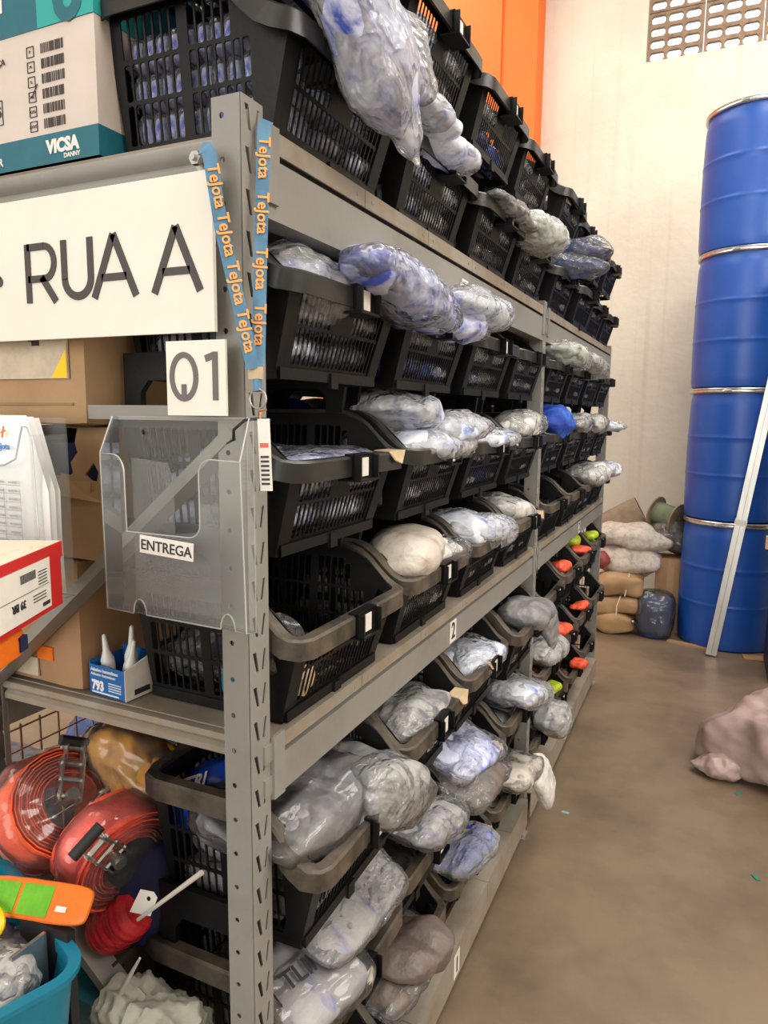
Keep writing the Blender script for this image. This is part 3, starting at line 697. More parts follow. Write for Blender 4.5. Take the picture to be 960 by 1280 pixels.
for i, (k, w, p, s) in enumerate((('hot', 'first orange-red glove bundle past middle post, upper crate', (.0, 2.58, 1.02), (.16, .12, .07)), ('hot', 'orange-red bundle in third upper crate past middle post', (.02, 3.0, 1.03), (.2, .12, .05)),
        ('hivis', 'yellow-green vest bundle in third upper crate past middle post', (-.04, 3.1, 1.06), (.16, .12, .08)), ('hivis', 'yellow-green vest bundle in last upper crate', (.0, 3.45, 1.04), (.2, .14, .08)),
        ('hot', 'orange-red bundle in second middle-row crate past middle post', (.02, 2.55, .71), (.18, .12, .08)), ('hivis', 'yellow-green bundle in second lower crate past middle post', (-.02, 2.55, .40), (.2, .1, .07)),
        ('hot', 'coral bundle in third lower crate past middle post', (.05, 2.95, .41), (.16, .12, .08)), ('hot', 'orange bundle in third middle-row crate past middle post', (.03, 3.0, .72), (.22, .1, .05)))):
    heap(w, k, (p[0]-.04, p[1], p[2]-.03), tuple(q*.72 for q in s), (.2, 1, 0), seed=60+i, film=False, name='glove_bundle', cat='bundle')

# near top crate: packets standing in three rows against its open side
cx, cy, cz = -.012, ypos(0, 0), TOPZ[0][1]
NTH = ['first', 'second', 'third', 'fourth', 'fifth', 'sixth', 'seventh', 'eighth', 'ninth', 'tenth']
for r_ in range(3):
    for i in range(10):
        bag('standing_packet', f'lavender packet on edge, {["bottom", "middle", "top"][r_]} row, {NTH[i]} from left, near top crate', 'packet', 'printblue', (cx-.262+r_*-.004+i*.0255, cy-.100-r_*.004, cz+.038+r_*.056), (.050, .115, .0225),
            (0, R(90)+rng.uniform(-.08, .08), rng.uniform(-.05, .05)), seed=1+(i % 3), group='packets standing in rows in the near top crate', n=6, e=4, wr=.003, fr=30., seal=.3)
for i, (dy, z_) in enumerate(((.02, .037), (.115, .037), (.02, .098), (.115, .098))):
    bag('clothes_packet', f'blue-printed packet, {["lower inner", "lower far", "upper inner", "upper far"][i]}, near top crate beneath the drooping bag', 'packet', 'printblue', (cx-.147, cy+dy, cz+z_), (.256, .092, .058), (0, 0, 0), seed=2+i % 2, n=8, e=5., wr=.0045, fr=24., seal=.3)

# bits lying in the almost empty crate at the near end of the middle shelf
m = MB(); m.bb(-.045, .045, -.008, .008, -.06, .06); t = m.build('small_carton', mat('teal_blue_print', (.01, .33, .50), .4, var=.4, scale=12), None, (-.10, .085, 1.305), (0, R(8), R(20))); tag(t, 'teal blue printed pouch standing in the almost empty lower crate', 'pouch')
m = MB(); m.bb(-.03, .03, -.035, .035, -.015, .015); t = m.build('kraft_packet', TAG, None, (-.05, .14, 1.262), (0, 0, R(15))); tag(t, 'kraft coloured packet lying in the almost empty lower crate', 'packet')
heap('dark grey folded packet in the almost empty lower crate, rear', 'dark', (-.20, .17, 1.285), (.20, .16, .08), (0, 1, 0), seed=70)
m = MB(); m.lathe([(.001, 0), (.045, .002), (.052, .012), (.046, .026), (.02, .03), (.001, .03)], 24, None, False); t = m.build('clear_lid', FILM3, None, (-.045, .075, 1.345), (R(70), 0, R(60))); tag(t, 'round clear plastic lid leaning at the near crate corner', 'lid')

# ------------------------------------------------------------------ aisle sign, plate and holder on the end frame
t = thing('aisle_sign', 'cream sign reading RUA A on the rack end', 'sign', (-.33, -.080, 1.94))
m = MB(); m.bb(-.33, .300, -.003, .003, -.106, .102); m.build('panel', SIGNW, t)
def stroke(m, pts, w=.0115, d=.0012, y=-.0042):
    m.tube([(p[0], y, p[1]) for p in pts], .01, sec=[(-w/2, -d/2), (w/2, -d/2), (w/2, d/2), (-w/2, d/2)], up=(0, -1, 0))
def arc(cx, cz, rx, rz, a0, a1, n=12): return [(cx+rx*math.cos(R(a0+(a1-a0)*i/n)), cz+rz*math.sin(R(a0+(a1-a0)*i/n))) for i in range(n+1)]
ox, oz = .33, -1.94
def L(pts): return [(x+ox, z+oz) for x, z in pts]
m = MB()
zb, zt = 1.889, 1.976
stroke(m, L([(-.381, zb), (-.381, zt)]))
stroke(m, L([(-.381, zt-.005)]+[(-.345, zt-.005)]+arc(-.345, zt-.0285, .020, .0235, 90, -90)+[(-.381, zt-.052)]), .0105)
stroke(m, L([(-.352, zt-.05), (-.324, zb)]))
stroke(m, L([(-.304, zt)]+[(-.304, zb+.030)]+arc(-.2775, zb+.031, .0265, .026, 180, 360)+[(-.251, zt)]))
for c in (-.2055, -.092):
    stroke(m, L([(c-.040, zb), (c, zt)])); stroke(m, L([(c, zt), (c+.040, zb)])); stroke(m, L([(c-.024, zb+.028), (c+.024, zb+.028)]), .0105)
o = m.build('lettering', INK, t)
m = MB(); stroke(m, L([(-.52, 1.99), (-.447, 1.925)]), .016); stroke(m, L([(-.447, 1.925), (-.49, 1.925)]), .014); m.cyl((ox-.447, -.0048, oz+1.925), (ox-.447, -.0036, oz+1.925), .008, 16); m.build('arrow', INK, t)

t = thing('rack_number_plate', 'small cream plate reading Q1 under the aisle sign', 'sign', (-.062, -.084, 1.772))
m = MB(); m.bb(-.051, .051, -.002, .002, -.051, .051); m.build('panel', SIGNW, t)
m = MB(); stroke(m, arc(-.020, .002, .021, .030, 0, 360, 28), .008, .0012, -.0028); stroke(m, [(-.020, -.026), (-.020, -.008)], .008, .0014, -.0030)
stroke(m, [(.034, .035), (.034, -.030)], .009, .0012, -.0028); stroke(m, [(.034, .031), (.018, .026)], .009, .0012, -.0030); m.build('lettering', mat('grey_sign_ink', (.13, .125, .12), .5), t)

t = thing('document_holder', 'clear acrylic wall pocket labelled ENTREGA on the rack post', 'holder', (-.09, -.078, 1.42))
M0 = Vector((-.09, -.078, 1.42))
def wpt(x, y, z): return Vector((x, y, z))-M0
m = MB()
vs, fs = plate([(-.222, 1.425), (.028, 1.420), (.028, 1.718), (-.215, 1.718)], [ngon(-.165, 1.695, .004, 10), ngon(.0, 1.69, .004, 10)], .003)
m.add([wpt(x, -.080+z, y) for x, y, z in vs], fs); m.build('back_panel', ACR, t)
def notch():
    pts = [(-.198, 1.440), (-.150, 1.4385)]+arc(-.136, 1.4385, .012, .022, 180, 0, 8)+[(.006, 1.4365)]+arc(.018, 1.4365, .012, .022, 180, 0, 8)+[(.048, 1.436)]
    pts += [(.042, 1.663), (-.003, 1.664)]+arc(-.005, 1.644, .020, .020, 90, 180, 6)[:]+[(-.025, 1.58)]+arc(-.045, 1.575, .020, .018, 0, -90, 6)+[(-.155, 1.557)]
    pts += [(-.156, 1.63)]+arc(-.176, 1.640, .020, .026, 0, 90, 6)+[(-.200, 1.667)]
    return pts
vs, fs = plate(notch(), [], .003)
m = MB(); m.add([wpt(x, -.130+z, y) for x, y, z in vs], fs); m.build('front_panel', ACR, t)
m = MB()
vs, fs = plate([(-.080, 1.425), (-.080, 1.718), (-.092, 1.718), (-.130, 1.667), (-.130, 1.440)], [], .003)
m.add([wpt(-.218+(y-1.44)*.012-(x+.08)*.38+z, x, y) for x, y, z in vs], fs); m.build('side_panel', ACR, t)
m = MB(); vs, fs = plate([(-.080, 1.420), (-.080, 1.718), (-.092, 1.718), (-.130, 1.663), (-.130, 1.436)], [], .003)
m.add([wpt(.030-(x+.08)*.3+z, x, y) for x, y, z in vs], fs); m.build('side_panel', ACR, t)
m = MB(); m.add([wpt(*p) for p in ((-.222, -.08, 1.425), (.028, -.08, 1.420), (.048, -.13, 1.436), (-.198, -.13, 1.440), (-.222, -.08, 1.428), (.028, -.08, 1.423), (.048, -.13, 1.439), (-.198, -.13, 1.443))],
       [(0, 1, 2, 3), (4, 7, 6, 5), (0, 4, 5, 1), (1, 5, 6, 2), (2, 6, 7, 3), (3, 7, 4, 0)]); m.build('base', ACR, t)
m = MB(); pts = [wpt(x, -.130, z) for x, z in notch()]; m.tube(pts, .0011, 6, closed=True)
m.tube([wpt(-.222, -.08, 1.425), wpt(-.215, -.08, 1.718), wpt(.028, -.08, 1.718), wpt(.028, -.08, 1.42)], .0011, 6, closed=True)
m.tube([wpt(-.198, -.13, 1.44), wpt(-.222, -.08, 1.425)], .0011, 6); m.tube([wpt(.048, -.13, 1.436), wpt(.028, -.08, 1.42)], .0011, 6); m.tube([wpt(-.2, -.13, 1.667), wpt(-.213, -.092, 1.718)], .0011, 6); m.tube([wpt(.042, -.13, 1.663), wpt(.030, -.092, 1.718)], .0011, 6)
m.build('lit_edge', ACRE, t)
# second, inner pocket wall
vs, fs = plate([(-.165, 1.445), (-.012, 1.442), (-.012, 1.60), (-.045, 1.60), (-.045, 1.56), (-.09, 1.555), (-.09, 1.63), (-.10, 1.655), (-.165, 1.66)], [], .002)
m = MB(); m.add([wpt(x, -.105+z, y) for x, y, z in vs], fs); m.build('inner_panel', ACR, t)
m = MB(); m.bb(-.047, .047, -.0006, .0006, -.0125, .0125); c = m.build('paper_label', CARD, t, wpt(-.082, -.1325, 1.540), (0, R(3), 0))
text('ENTREGA', .0205, BLKINK, c, (0, -.001, -.0072), FACE_Y, .0002, 'CENTER')
m = MB(); m.tube([wpt(.0, -.086, 1.69), wpt(.008, -.096, 1.703), wpt(.022, -.090, 1.716), wpt(.034, -.075, 1.718), wpt(.038, -.055, 1.716)], .0022, 8); m.tube([wpt(.0, -.082, 1.69), wpt(-.006, -.094, 1.684)], .0014, 6)
m.build('cable_tie', BLKMET, t)

# lanyard with keys ring and tag
t = thing('lanyard', 'blue lanyard with orange lettering looped over the post bolt', 'lanyard', (-.0, -.085, 1.79))
l0 = Vector((0, -.085, 1.79))
def band(pts, w, name='strap'):
    m = MB(); n = len(pts); vs = []
    for i, p in enumerate(pts):
        p = Vector(p); d = (Vector(pts[min(i+1, n-1)])-Vector(pts[max(i-1, 0)])).normalized()
        side = d.cross(Vector((.55, -.83, 0))).normalized(); nn = side.cross(d).normalized()
        for a in (-1, 1):
            for b in (-1, 1): vs.append(p+side*a*w/2+nn*b*.0006-l0)
    fs = []
    for i in range(n-1):
        a = i*4; b = a+4
        fs += [(a, b, b+1, a+1), (a+2, a+3, b+3, b+2), (a, a+2, b+2, b), (a+1, b+1, b+3, a+3)]
    fs += [(0, 1, 3, 2), (n*4-4, n*4-2, n*4-1, n*4-3)]
    m.add(vs, fs); return m.build(name, LANY, t)
def lanyard_text(parent, p0, p1, n, flip):
    p0 = Vector(p0); p1 = Vector(p1); d = (p1-p0).normalized(); nrm = Vector((.55, -.83, 0)); side = d.cross(nrm).normalized(); nrm = side.cross(d).normalized()
    if nrm.y > 0: nrm = -nrm
    yax = nrm.cross(d).normalized(); M = Matrix((d, yax, nrm)).transposed()
    for i in range(n):
        q = p0+(p1-p0)*((i+.08)/n)-l0+nrm*.0016-yax*.0060
        text('TeJota', .0215, LORG, parent, q, M.to_euler(), .0004)
A0, A1 = (-.030, -.087, 2.062), (.030, -.087, 1.800)
b1 = band([(-.052, -.076, 2.072), (-.036, -.084, 2.068), A0, (-.012, -.088, 1.965), (.012, -.088, 1.875), A1, (.034, -.087, 1.783)], .018)
lanyard_text(b1, (-.027, -.087, 2.05), (.030, -.087, 1.802), 4, 0)
B0, B1 = (.012, -.022, 2.108), (.030, -.068, 1.800)
b2 = band([(.010, -.012, 2.120), B0, (.016, -.036, 2.0), (.024, -.054, 1.9), B1, (.036, -.082, 1.783)], .018)
lanyard_text(b2, (.0125, -.0225, 2.10), (.030, -.068, 1.802), 4, 1)
m = MB(); m.box((.034, .004, -.012), (.020, .006, .016)); m.build('clip', TAG, t)
m = MB(); m.tube([(.036, .004, -.020), (.038, .003, -.036)], .006, 8); m.build('loop', LANY, t)
m = MB(); m.tube([(.040+.013*math.cos(a/20*2*math.pi), .0, -.046+.013*math.sin(a/20*2*math.pi)) for a in range(20)], .0012, 6, closed=True); m.build('split_ring', ZINC, t)
m = MB(); m.tube([(.040, .002, -.058), (.044, .0, -.066), (.043, .001, -.074)], .0018, 6); m.tube([(.042, 0, -.062), (.054, -.002, -.060)], .0015, 6); m.build('hook', mat('copper_hook', (.5, .26, .16), .3, .8), t)
m = MB(); m.bb(-.0085, .0085, -.001, .001, -.048, .048); g = m.build('tag_card', CARD, t, (.050, .0, -.120), (0, R(-2), R(10)))
m = MB(); m.bb(-.006, .006, -.0016, -.0011, .010, .016); m.build('red_print', mat('red_ink', (.6, .12, .08), .5), g)
m = MB()
for i in range(7): m.bb(-.006, .006, -.0016, -.0011, -.040+i*.006, -.037+i*.006)
m.build('barcode', BLKINK, g)

# ------------------------------------------------------------------ cartons on the rack end
def carton(name, label, x0, x1, y0, y1, z0, z1, m_, bulge=.006, seed=1, rot=(0, 0, 0)):
    c = Vector(((x0+x1)/2, (y0+y1)/2, z0)); t = thing(name, label, 'box', c, rot)
    b = bag_mesh('body', (x1-x0, y1-y0, z1-z0), seed, n=9, e=22, wr=.002, fr=9., lump=bulge*2.); b.sm = [False]*len(b.sm)
    b.build('body', m_, t, (0, 0, (z1-z0)/2)); return t
t = carton('cardboard_carton', 'brown carton with orange and yellow label, top of the stack by the sign', -.66, -.325, -.035, .24, 1.702, 1.90, KRAFT, .001, 3)
c = MB(); c.bb(-.05, .135, -.1435, -.1395, .075, .19); lb = c.build('paper_label', mat('cream_label', (.62, .53, .40), .6, var=.2, scale=25), t)
m = MB(); m.bb(-.085, -.052, -.1442, -.139, .075, .135); m.build('orange_patch', ORANGEP, t)
m = MB(); m.add([(.100, -.1442, .076), (.134, -.1442, .076), (.134, -.1442, .122), (.100, -.140, .076), (.134, -.140, .076), (.134, -.140, .122)], [(0, 1, 2), (3, 5, 4), (0, 3, 4, 1), (1, 4, 5, 2), (2, 5, 3, 0)]); m.build('yellow_triangle', YELLOWP, t)
m = MB(); m.bb(.05, .066, -.1446, -.141, .135, .165); m.bb(.058, .075, -.1446, -.141, .128, .14); m.build('printed_figure', BLKINK, t)
m = MB(); m.bb(-.165, .14, -.1402, -.1375, .032, .036); m.build('tape_crease', KRAFTD, t)
# torn carton
t = thing('torn_carton', 'brown carton with a torn open hole, middle of the stack', 'box', (-.49, .13, 1.466))
m = MB(); m.bb(-.17, .16, -.115, -.112, .0, .145)
hole = [(-.035, .215), (-.035, .155), (-.02, .150), (.0, .156), (.022, .150), (.036, .168), (.045, .18), (.045, .215)]
vs, fs = plate([(-.17, .0), (.16, .0), (.158, .232), (.085, .230), (.076, .205), (.082, .188), (.068, .170), (.074, .152), (.056, .140), (.036, .146), (.012, .136), (-.02, .142), (-.045, .14), (-.05, .23), (-.17, .23)],
               [[(.100, .150), (.118, .172), (.130, .155), (.124, .125), (.112, .118), (.114, .140)]], .004)
m = MB(); m.add([(x, -.115+z+.004*math.sin(y*30+x*20), y) for x, y, z in vs], fs)
m.bb(.156, .160, -.115, .12, 0, .23); m.bb(-.17, -.166, -.115, .12, 0, .23); m.bb(-.17, .16, .116, .12, 0, .23); m.bb(-.17, .16, -.115, .12, 0, .004); m.bb(-.17, .16, -.02, .12, .226, .23); m.build('body', KRAFT, t)
m = MB(); m.add([(.045, -.118, .15), (.155, -.116, .135), (.158, -.112, .10), (.05, -.14, .115), (.045, -.115, .15), (.155, -.113, .135), (.158, -.109, .10), (.05, -.137, .115)], [(0, 1, 2, 3), (4, 7, 6, 5), (0, 4, 5, 1), (1, 5, 6, 2), (2, 6, 7, 3), (3, 7, 4, 0)]); m.build('torn_flap', KRAFT, t)
m = MB(); m.bb(-.15, .14, -.06, .10, .01, .2); m.build('dark_contents', NAVYC, t)
t = carton('cardboard_carton', 'brown carton with a white label, bottom of the stack on the middle shelf', -.66, -.405, .0, .26, 1.2225, 1.464, KRAFTD, .001, 5)
m = MB(); m.bb(-.10, .02, -.1340, -.1305, .015, .05); m.build('paper_label', mat('cream_label', (.62, .53, .40), .6), t)
m = MB(); m.bb(.02, .06, -.1340, -.1305, .05, .075); m.build('orange_patch', ORANGEP, t)
for i_, z_ in enumerate((1.2225, 1.56)): carton('cardboard_carton', ['lower', 'upper'][i_]+' dark carton added behind the brown carton stack to block the bright gap', -.64, -.335, .272, .455, z_, z_+.335, mat('gap_blocker', (.035, .028, .025), .7), .003, 6+i_)  # unseen, added so the bright wall does not show through the gap
# glue box
t = thing('glue_box', 'small blue and white glue box reading 793 on the middle shelf', 'box', (-.352, .006, 1.2225), (0, 0, R(-4)))
BLUEP = mat('blue_carton_print', (.008, .13, .42), .4, var=.1, scale=20)
m = MB(); m.bb(-.045, .045, .0, .002, .0, .055); m.bb(-.045, .045, .075, .077, 0, .07); m.bb(-.045, -.043, 0, .077, 0, .06); m.bb(-.045, .045, 0, .077, 0, .002); m.build('body', BLUEP, t)
m = MB(); m.add([(.043, 0, 0), (.046, 0, 0), (.046, .077, 0), (.043, .077, 0), (.043, 0, .055), (.046, 0, .055), (.046, .077, .075), (.043, .077, .075)], [(0, 3, 2, 1), (4, 5, 6, 7), (0, 1, 5, 4), (1, 2, 6, 5), (2, 3, 7, 6), (3, 0, 4, 7)]); m.build('side_panel', CARD, t)
text('793', .024, PAPER, t, (-.038, -.0008, .010), FACE_Y, .0012, sx=.85)
text('Adesivo Instantâneo', .0085, PAPER, t, (-.040, -.0008, .044), FACE_Y, .0002); text('Adhesivo Instantáneo', .0072, PAPER, t, (-.040, -.0008, .036), FACE_Y, .0001)
m = MB(); m.bb(-.038, .03, -.0012, 0, .004, .0065)
for i in range(4): m.bb(.004, .036, -.0008, 0, .012+i*.0045, .0135+i*.0045)
m.build('small_print', PAPER, t)
m = MB(); m.bb(.0458, .0466, .02, .055, .006, .016); m.build('barcode', BLKINK, t)
for i, (a, b, h) in enumerate(((-.02, .03, .105), (.012, .045, .12), (.022, .022, .10))):
    m = MB(); m.lathe([(.001, .0), (.012, .0), (.012, .05), (.006, .065), (.0035, .09), (.001, .092)], 14, None, False)
    o = m.build('glue_bottle', mat('translucent_white', (.7, .7, .68), .3), None, (-.352+a, .006+b, 1.2255), (R(4-6*i), R(5*i-4), 0)); o.scale = (1, 1, h/.092*.98)
    tag(o, ['left', 'rear', 'right'][i]+'most white glue bottle in the small 793 box', 'bottle', 'glue bottles in the box')
# glove carton on the top shelf
t = thing('glove_carton', 'white and teal carton marked VICSA with barcodes on the top shelf', 'box', (-.56, .0, 2.1225))
TEALC = mat('teal_carton_print', (.010, .125, .175), .45, col2=(.014, .15, .20), scale=18, lo=.4, hi=.7); AQUA = mat('aqua_carton_print', (.02, .36, .34), .45)
PINKW = mat('carton_white', (.66, .58, .52), .6, var=.1, scale=6)
m = MB(); m.bb(-.26, .250, .0, .30, 0, .33); m.build('body', PINKW, t)
m = MB(); m.bb(-.261, .251, -.0012, .301, 0, .046); m.build('lower_band', TEALC, t); m = MB(); m.bb(-.261, .251, -.0012, .301, .205, .33); m.build('upper_band', TEALC, t)
m = MB(); m.bb(.13, .2512, -.0018, .1, .205, .33); m.build('aqua_patch', AQUA, t)
text('6', .13, TEALC, t, (.165, -.0024, .207), FACE_Y, .004); text('EN', .05, CARD, t, (-.01, -.002, .245), FACE_Y, .002); text('by VICSA', .016, CARD, t, (-.02, -.002, .226), FACE_Y, .0004)
text('VICSA', .0275, CARD, t, (.138, -.002, .016), FACE_Y, .0016, sx=.95); text('DANNY', .010, CARD, t, (.175, -.002, .005), FACE_Y, .0003); text('R', .018, CARD, t, (.022, -.002, .010), FACE_Y, .0004)
text('ANÇA', .014, BLKINK, t, (.012, -.002, .165), FACE_Y, .0001); text('25', .022, BLKINK, t, (.014, -.002, .088), FACE_Y, .0006)
m = MB()
for (x0, x1, z0, z1) in ((-.02, .038, .075, .0758), (-.02, .038, .1125, .1133), (.0375, .0383, .075, .1133)): m.bb(x0, x1, -.0016, 0, z0, z1)
m.build('number_frame', BLKINK, t)
for i, s_ in enumerate(('P', 'M', 'G', 'XG', 'XXG', 'XXXG')):
    z0 = .166-i*.0225; x0 = .102; m = MB()
    for q in ((x0, x0+.016, z0, z0+.0006), (x0, x0+.016, z0+.0154, z0+.016), (x0, x0+.0006, z0, z0+.016), (x0+.0154, x0+.016, z0, z0+.016)): m.bb(q[0], q[1], -.0016, 0, q[2], q[3])
    m.build('size_box', BLKINK, t); text(s_, .0065, BLKINK, t, (x0+.008, -.0018, z0+.0055), FACE_Y, 0, 'CENTER')
    m = MB(); x = x0+.032; rr = random.Random(i)
    while x < x0+.080:
        w = rr.choice((.0007, .0010, .0016)); m.bb(x, x+w, -.0016, 0, z0+.002, z0+.0165); x += w+rr.choice((.0016, .0028))
    m.build('barcode', mat('barcode_ink', (.10, .085, .08), .6), t)
m = MB(); m.bar((.109, -.002, .104), (.124, -.002, .124), .0016, .001, up=(0, 1, 0)); m.build('pen_tick', BLKINK, t)

# ------------------------------------------------------------------ left foreground: papers, red box
t = thing('document_holder', 'clear acrylic wall pocket full of printed sheets behind the red box', 'holder', (-.415, -.10, 1.44))
m = MB(); m.bb(-.12, .118, -.004, -.001, .0, .275); m.build('back_panel', ACR, t)
m = MB(); vs, fs = plate([(-.12, 0), (.128, 0), (.120, .245)]+arc(.108, .262, .010, .012, 0, 120, 5)+[(.085, .215), (.06, .205), (-.12, .20)], [], .003); m.add([(x, -.065+z, y) for x, y, z in vs], fs); m.build('front_panel', ACR, t)
m = MB(); m.tube([(.128, -.065, 0), (.120, -.065, .245), (.112, -.065, .262), (.102, -.065, .262), (.085, -.065, .215), (.06, -.065, .205), (-.12, -.065, .20)], .0015, 6); m.build('lit_edge', ACRE, t)
m = MB(); m.bb(.116, .119, -.065, -.001, 0, .25); m.build('side_panel', ACR, t)
for i, (dy, h, sk) in enumerate(((-.020, .270, .0), (-.034, .272, .006), (-.048, .274, .010))):
    m = MB(); n = 10; vs = []; fs = []
    for k in range(n+1):
        z = h*k/n; bend = .012*math.sin(k/n*math.pi)
        e_ = .110-max(0, (z-.16))*.42+.012*math.sin(z/.17*math.pi/2)
        for x in (-.115, -.05, .02, e_): vs.append((x+sk, dy-bend+(.010 if x == e_ else 0), z+.004))
    for k in range(n):
        for j in range(3): a = k*4+j; fs.append((a, a+1, a+5, a+4))
    m.add(vs, fs, None, True); o = m.build('printed_sheet', PAPER, None, (-.415, -.10, 1.44)); md = o.modifiers.new('thickness', 'SOLIDIFY'); md.thickness = .0006
    tag(o, f'white printed sheet in the acrylic pocket, {["rearmost", "middle", "front"][i]}', 'paper', 'sheets in the acrylic pocket')
    if i == 2:
        FI = mat('faint_print', (.45, .45, .47), .6); m = MB()
        for k in range(11):
            z = .05+k*.0125
            yb = dy-.012*math.sin(z/h*math.pi)-.0012
            m.bb(-.10, .085, yb-.0004, yb, z, z+.0008)
            for j in range(6): m.bb(-.09+j*.03, -.072+j*.03, yb-.0004, yb, z+.003, z+.006)
        for x in (-.05, .0, .05, .085): m.bb(x, x+.0007, dy-.0135, dy-.0131, .06, .17)
        m.build('table_print', FI, o)
        text('TeJota', .013, mat('logo_blue', (.06, .25, .55), .5), o, (.030, dy-.0095, .228), FACE_Y, .0003)
        m = MB(); m.bar((.048, dy-.0085, .245), (.051, dy-.0075, .262), .003, .001, up=(0, 1, 0)); m.bar((.045, dy-.0085, .252), (.056, dy-.008, .256), .002, .001, up=(0, 1, 0)); m.build('logo_mark', ORANGEP, o)

t = thing('shoe_box', 'red shoe box with a white upside-down label at the left edge', 'box', (-.173, -.327, 1.460), (0, 0, R(116)))
Mx = Matrix.Rotation(R(-22), 4, 'Z')
m = MB(); m.bb(-.14, .14, -.02, .15, 0, .084); b_ = m.build('body', RED, t, (0, 0, .0))
m = MB(); m.bb(-.142, .142, -.022, .152, .066, .088); m.build('lid', RED, t)
m = MB(); m.bb(-.141, .141, -.021, .151, .088, .0885); m.build('paper_top', mat('cream_printed_paper', (.66, .60, .46), .6, col2=(.48, .42, .32), scale=60, lo=.55, hi=.7), t)
m = MB(); m.bb(-.10, .10, -.0228, -.0222, .008, .074); lb = m.build('paper_label', CARD, t)
m = MB()
x = .02; rr = random.Random(4)
while x < .058: w = rr.choice((.0006, .001, .0016)); m.bb(x, x+w, -.0234, -.0228, .055, .066); x += w+.0016
for i in range(5): m.bb(.066, .09, -.0234, -.0228, .044+i*.004, .0452+i*.004)
for i in range(3): m.bb(.05, .085, -.0234, -.0228, .024+i*.004, .0252+i*.004)
m.bb(.075, .095, -.0234, -.0228, .013, .018); m.bb(-.08, .095, -.0234, -.0228, .0405, .041)
m.build('label_print', BLKINK, t)
text('39 BR', .014, BLKINK, t, (.030, -.0235, .034), (R(90), R(180), 0), .0003)
t = thing('battered_carton', 'crushed orange and brown carton under the red shoe box', 'box', (-.168, -.335, 1.4215), (0, 0, R(116)))
b = bag_mesh('body', (.20, .15, .036), 8, n=9, e=12, wr=.004, fr=14.); b.sm = [False]*len(b.sm); b.build('body', ORANGEP, t, (-.045, .06, .018))
m = MB(); m.bb(.030, .048, -.0175, -.010, .008, .026); m.build('hole_shade', NAVYC, t)  # solid dark block standing in for the shade inside a hole
m = MB(); m.bb(-.14, .05, -.012, .13, .0355, .0378); m.build('torn_top', KRAFT, t)
t = thing('side_trolley', 'dark steel stand carrying the boxes at the left edge', 'stand', (-.168, -.335, 0), (0, 0, R(116)))
m = MB(); m.bb(-.34, -.05, -.01, .15, 1.400, 1.421); m.build('tray', BLKMET, t)
for (x, y) in ((-.32, .005), (-.32, .135)):
    m = MB(); m.bb(x-.012, x+.012, y-.012, y+.012, 0, 1.40); m.build('leg', BLKMET, t)

# ------------------------------------------------------------------ lower left: straps, pouches, bin
t = thing('wire_mesh_panel', 'rusty wire mesh panel along the back of the rack', 'mesh panel', (-.635, 0, .0))
m = MB(); m.bar((0, 0, .20), (0, 0, 1.10), .003, .003, up=(1, 0, 0)); wu = m.mesh('wire', [RUSTW])
m = MB(); m.bar((.003, -.0, 0), (.003, 1.13, 0), .003, .003); wc = m.mesh('wire', [RUSTW])
for i in range(26): link('wire', wu, t, (0, i*.045, 0))
for i in range(20): link('wire', wc, t, (0, 0, .22+i*.046))
t = thing('wooden_box', 'dark wooden box inside the lower rack bay holding the straps', 'box', (-.45, .11, .185))
m = MB(); m.bb(-.14, .105, -.10, .12, 0, .52); m.build('body', mat('dark_brown_board', (.07, .045, .03), .7, var=.3, scale=8), t)
m = MB(); m.bb(-.145, .11, -.13, .125, .52, .534); m.build('lid_board', mat('dark_brown_board', (.07, .045, .03), .7), t)
heap('navy cloth bundle behind the orange straps', NAVYC, (-.39, .10, .845), (.26, .22, .24), (1, .1, 0), seed=80, film=False, name='cloth_bundle', cat='bundle', wr=.016, fr=8.)
def strap_roll(label, c, ax, r0, r1, w, turns, m_, seed):
    t = thing('ratchet_strap', label, 'strap', c)
    M = Vector(ax).to_track_quat('Z', 'Y').to_matrix().to_4x4(); m = MB(); N_ = turns*22; vs = []; fs = []
    for i in range(N_+1):
        a = 2*math.pi*i/22; r = r0+(r1-r0)*i/N_+.0012*math.sin(a*3+seed); ww = w*(1+.04*math.sin(a*.7))
        for rr, zz in ((r, -ww/2), (r, ww/2), (r+.0022, ww/2), (r+.0022, -ww/2)): vs.append((rr*math.cos(a), rr*math.sin(a)*.92, zz+.003*math.sin(a*.5+seed)))
    for i in range(N_):
        for k in range(4): fs.append((i*4+k, i*4+(k+1) % 4, (i+1)*4+(k+1) % 4, (i+1)*4+k))
    fs += [(0, 1, 2, 3), (N_*4+3, N_*4+2, N_*4+1, N_*4)]
    m.add(vs, fs, M, True); m.build('webbing', m_, t)
    return t, M
t, M = strap_roll('orange ratchet strap roll in clear plastic, left of two', (-.485, .0, .985), (.91, -.11, .64), .050, .108, .090, 9, ORANGEF, 1)
def buckle(t, M, off, rot):
    Q = M @ Matrix.Translation(off) @ Matrix.Rotation(rot, 4, 'Z'); m = MB()
    for s in (-1, 1): m.box((0, s*.020, .0), (.085, .003, .022), Q); m.box((.05, s*.016, .004), (.05, .003, .016), Q)
    for x in (-.03, .0, .03, .06): m.tube([Q @ Vector((x, -.024, 0)), Q @ Vector((x, .024, 0))], .0055, 8)
    m.tube([Q @ Vector((-.03, 0, -.02)), Q @ Vector((-.03, 0, .02))], .012, 10)
    m.build('ratchet_buckle', ZINC, t)
    m = MB(); m.tube([Q @ Vector((.07, -.03, .006)), Q @ Vector((.07, .03, .006))], .010, 10); m.build('black_grip', BLKMET, t)
buckle(t, M, (.010, .030, .055), R(60)); buckle(t, M, (.035, -.045, .055), R(20))
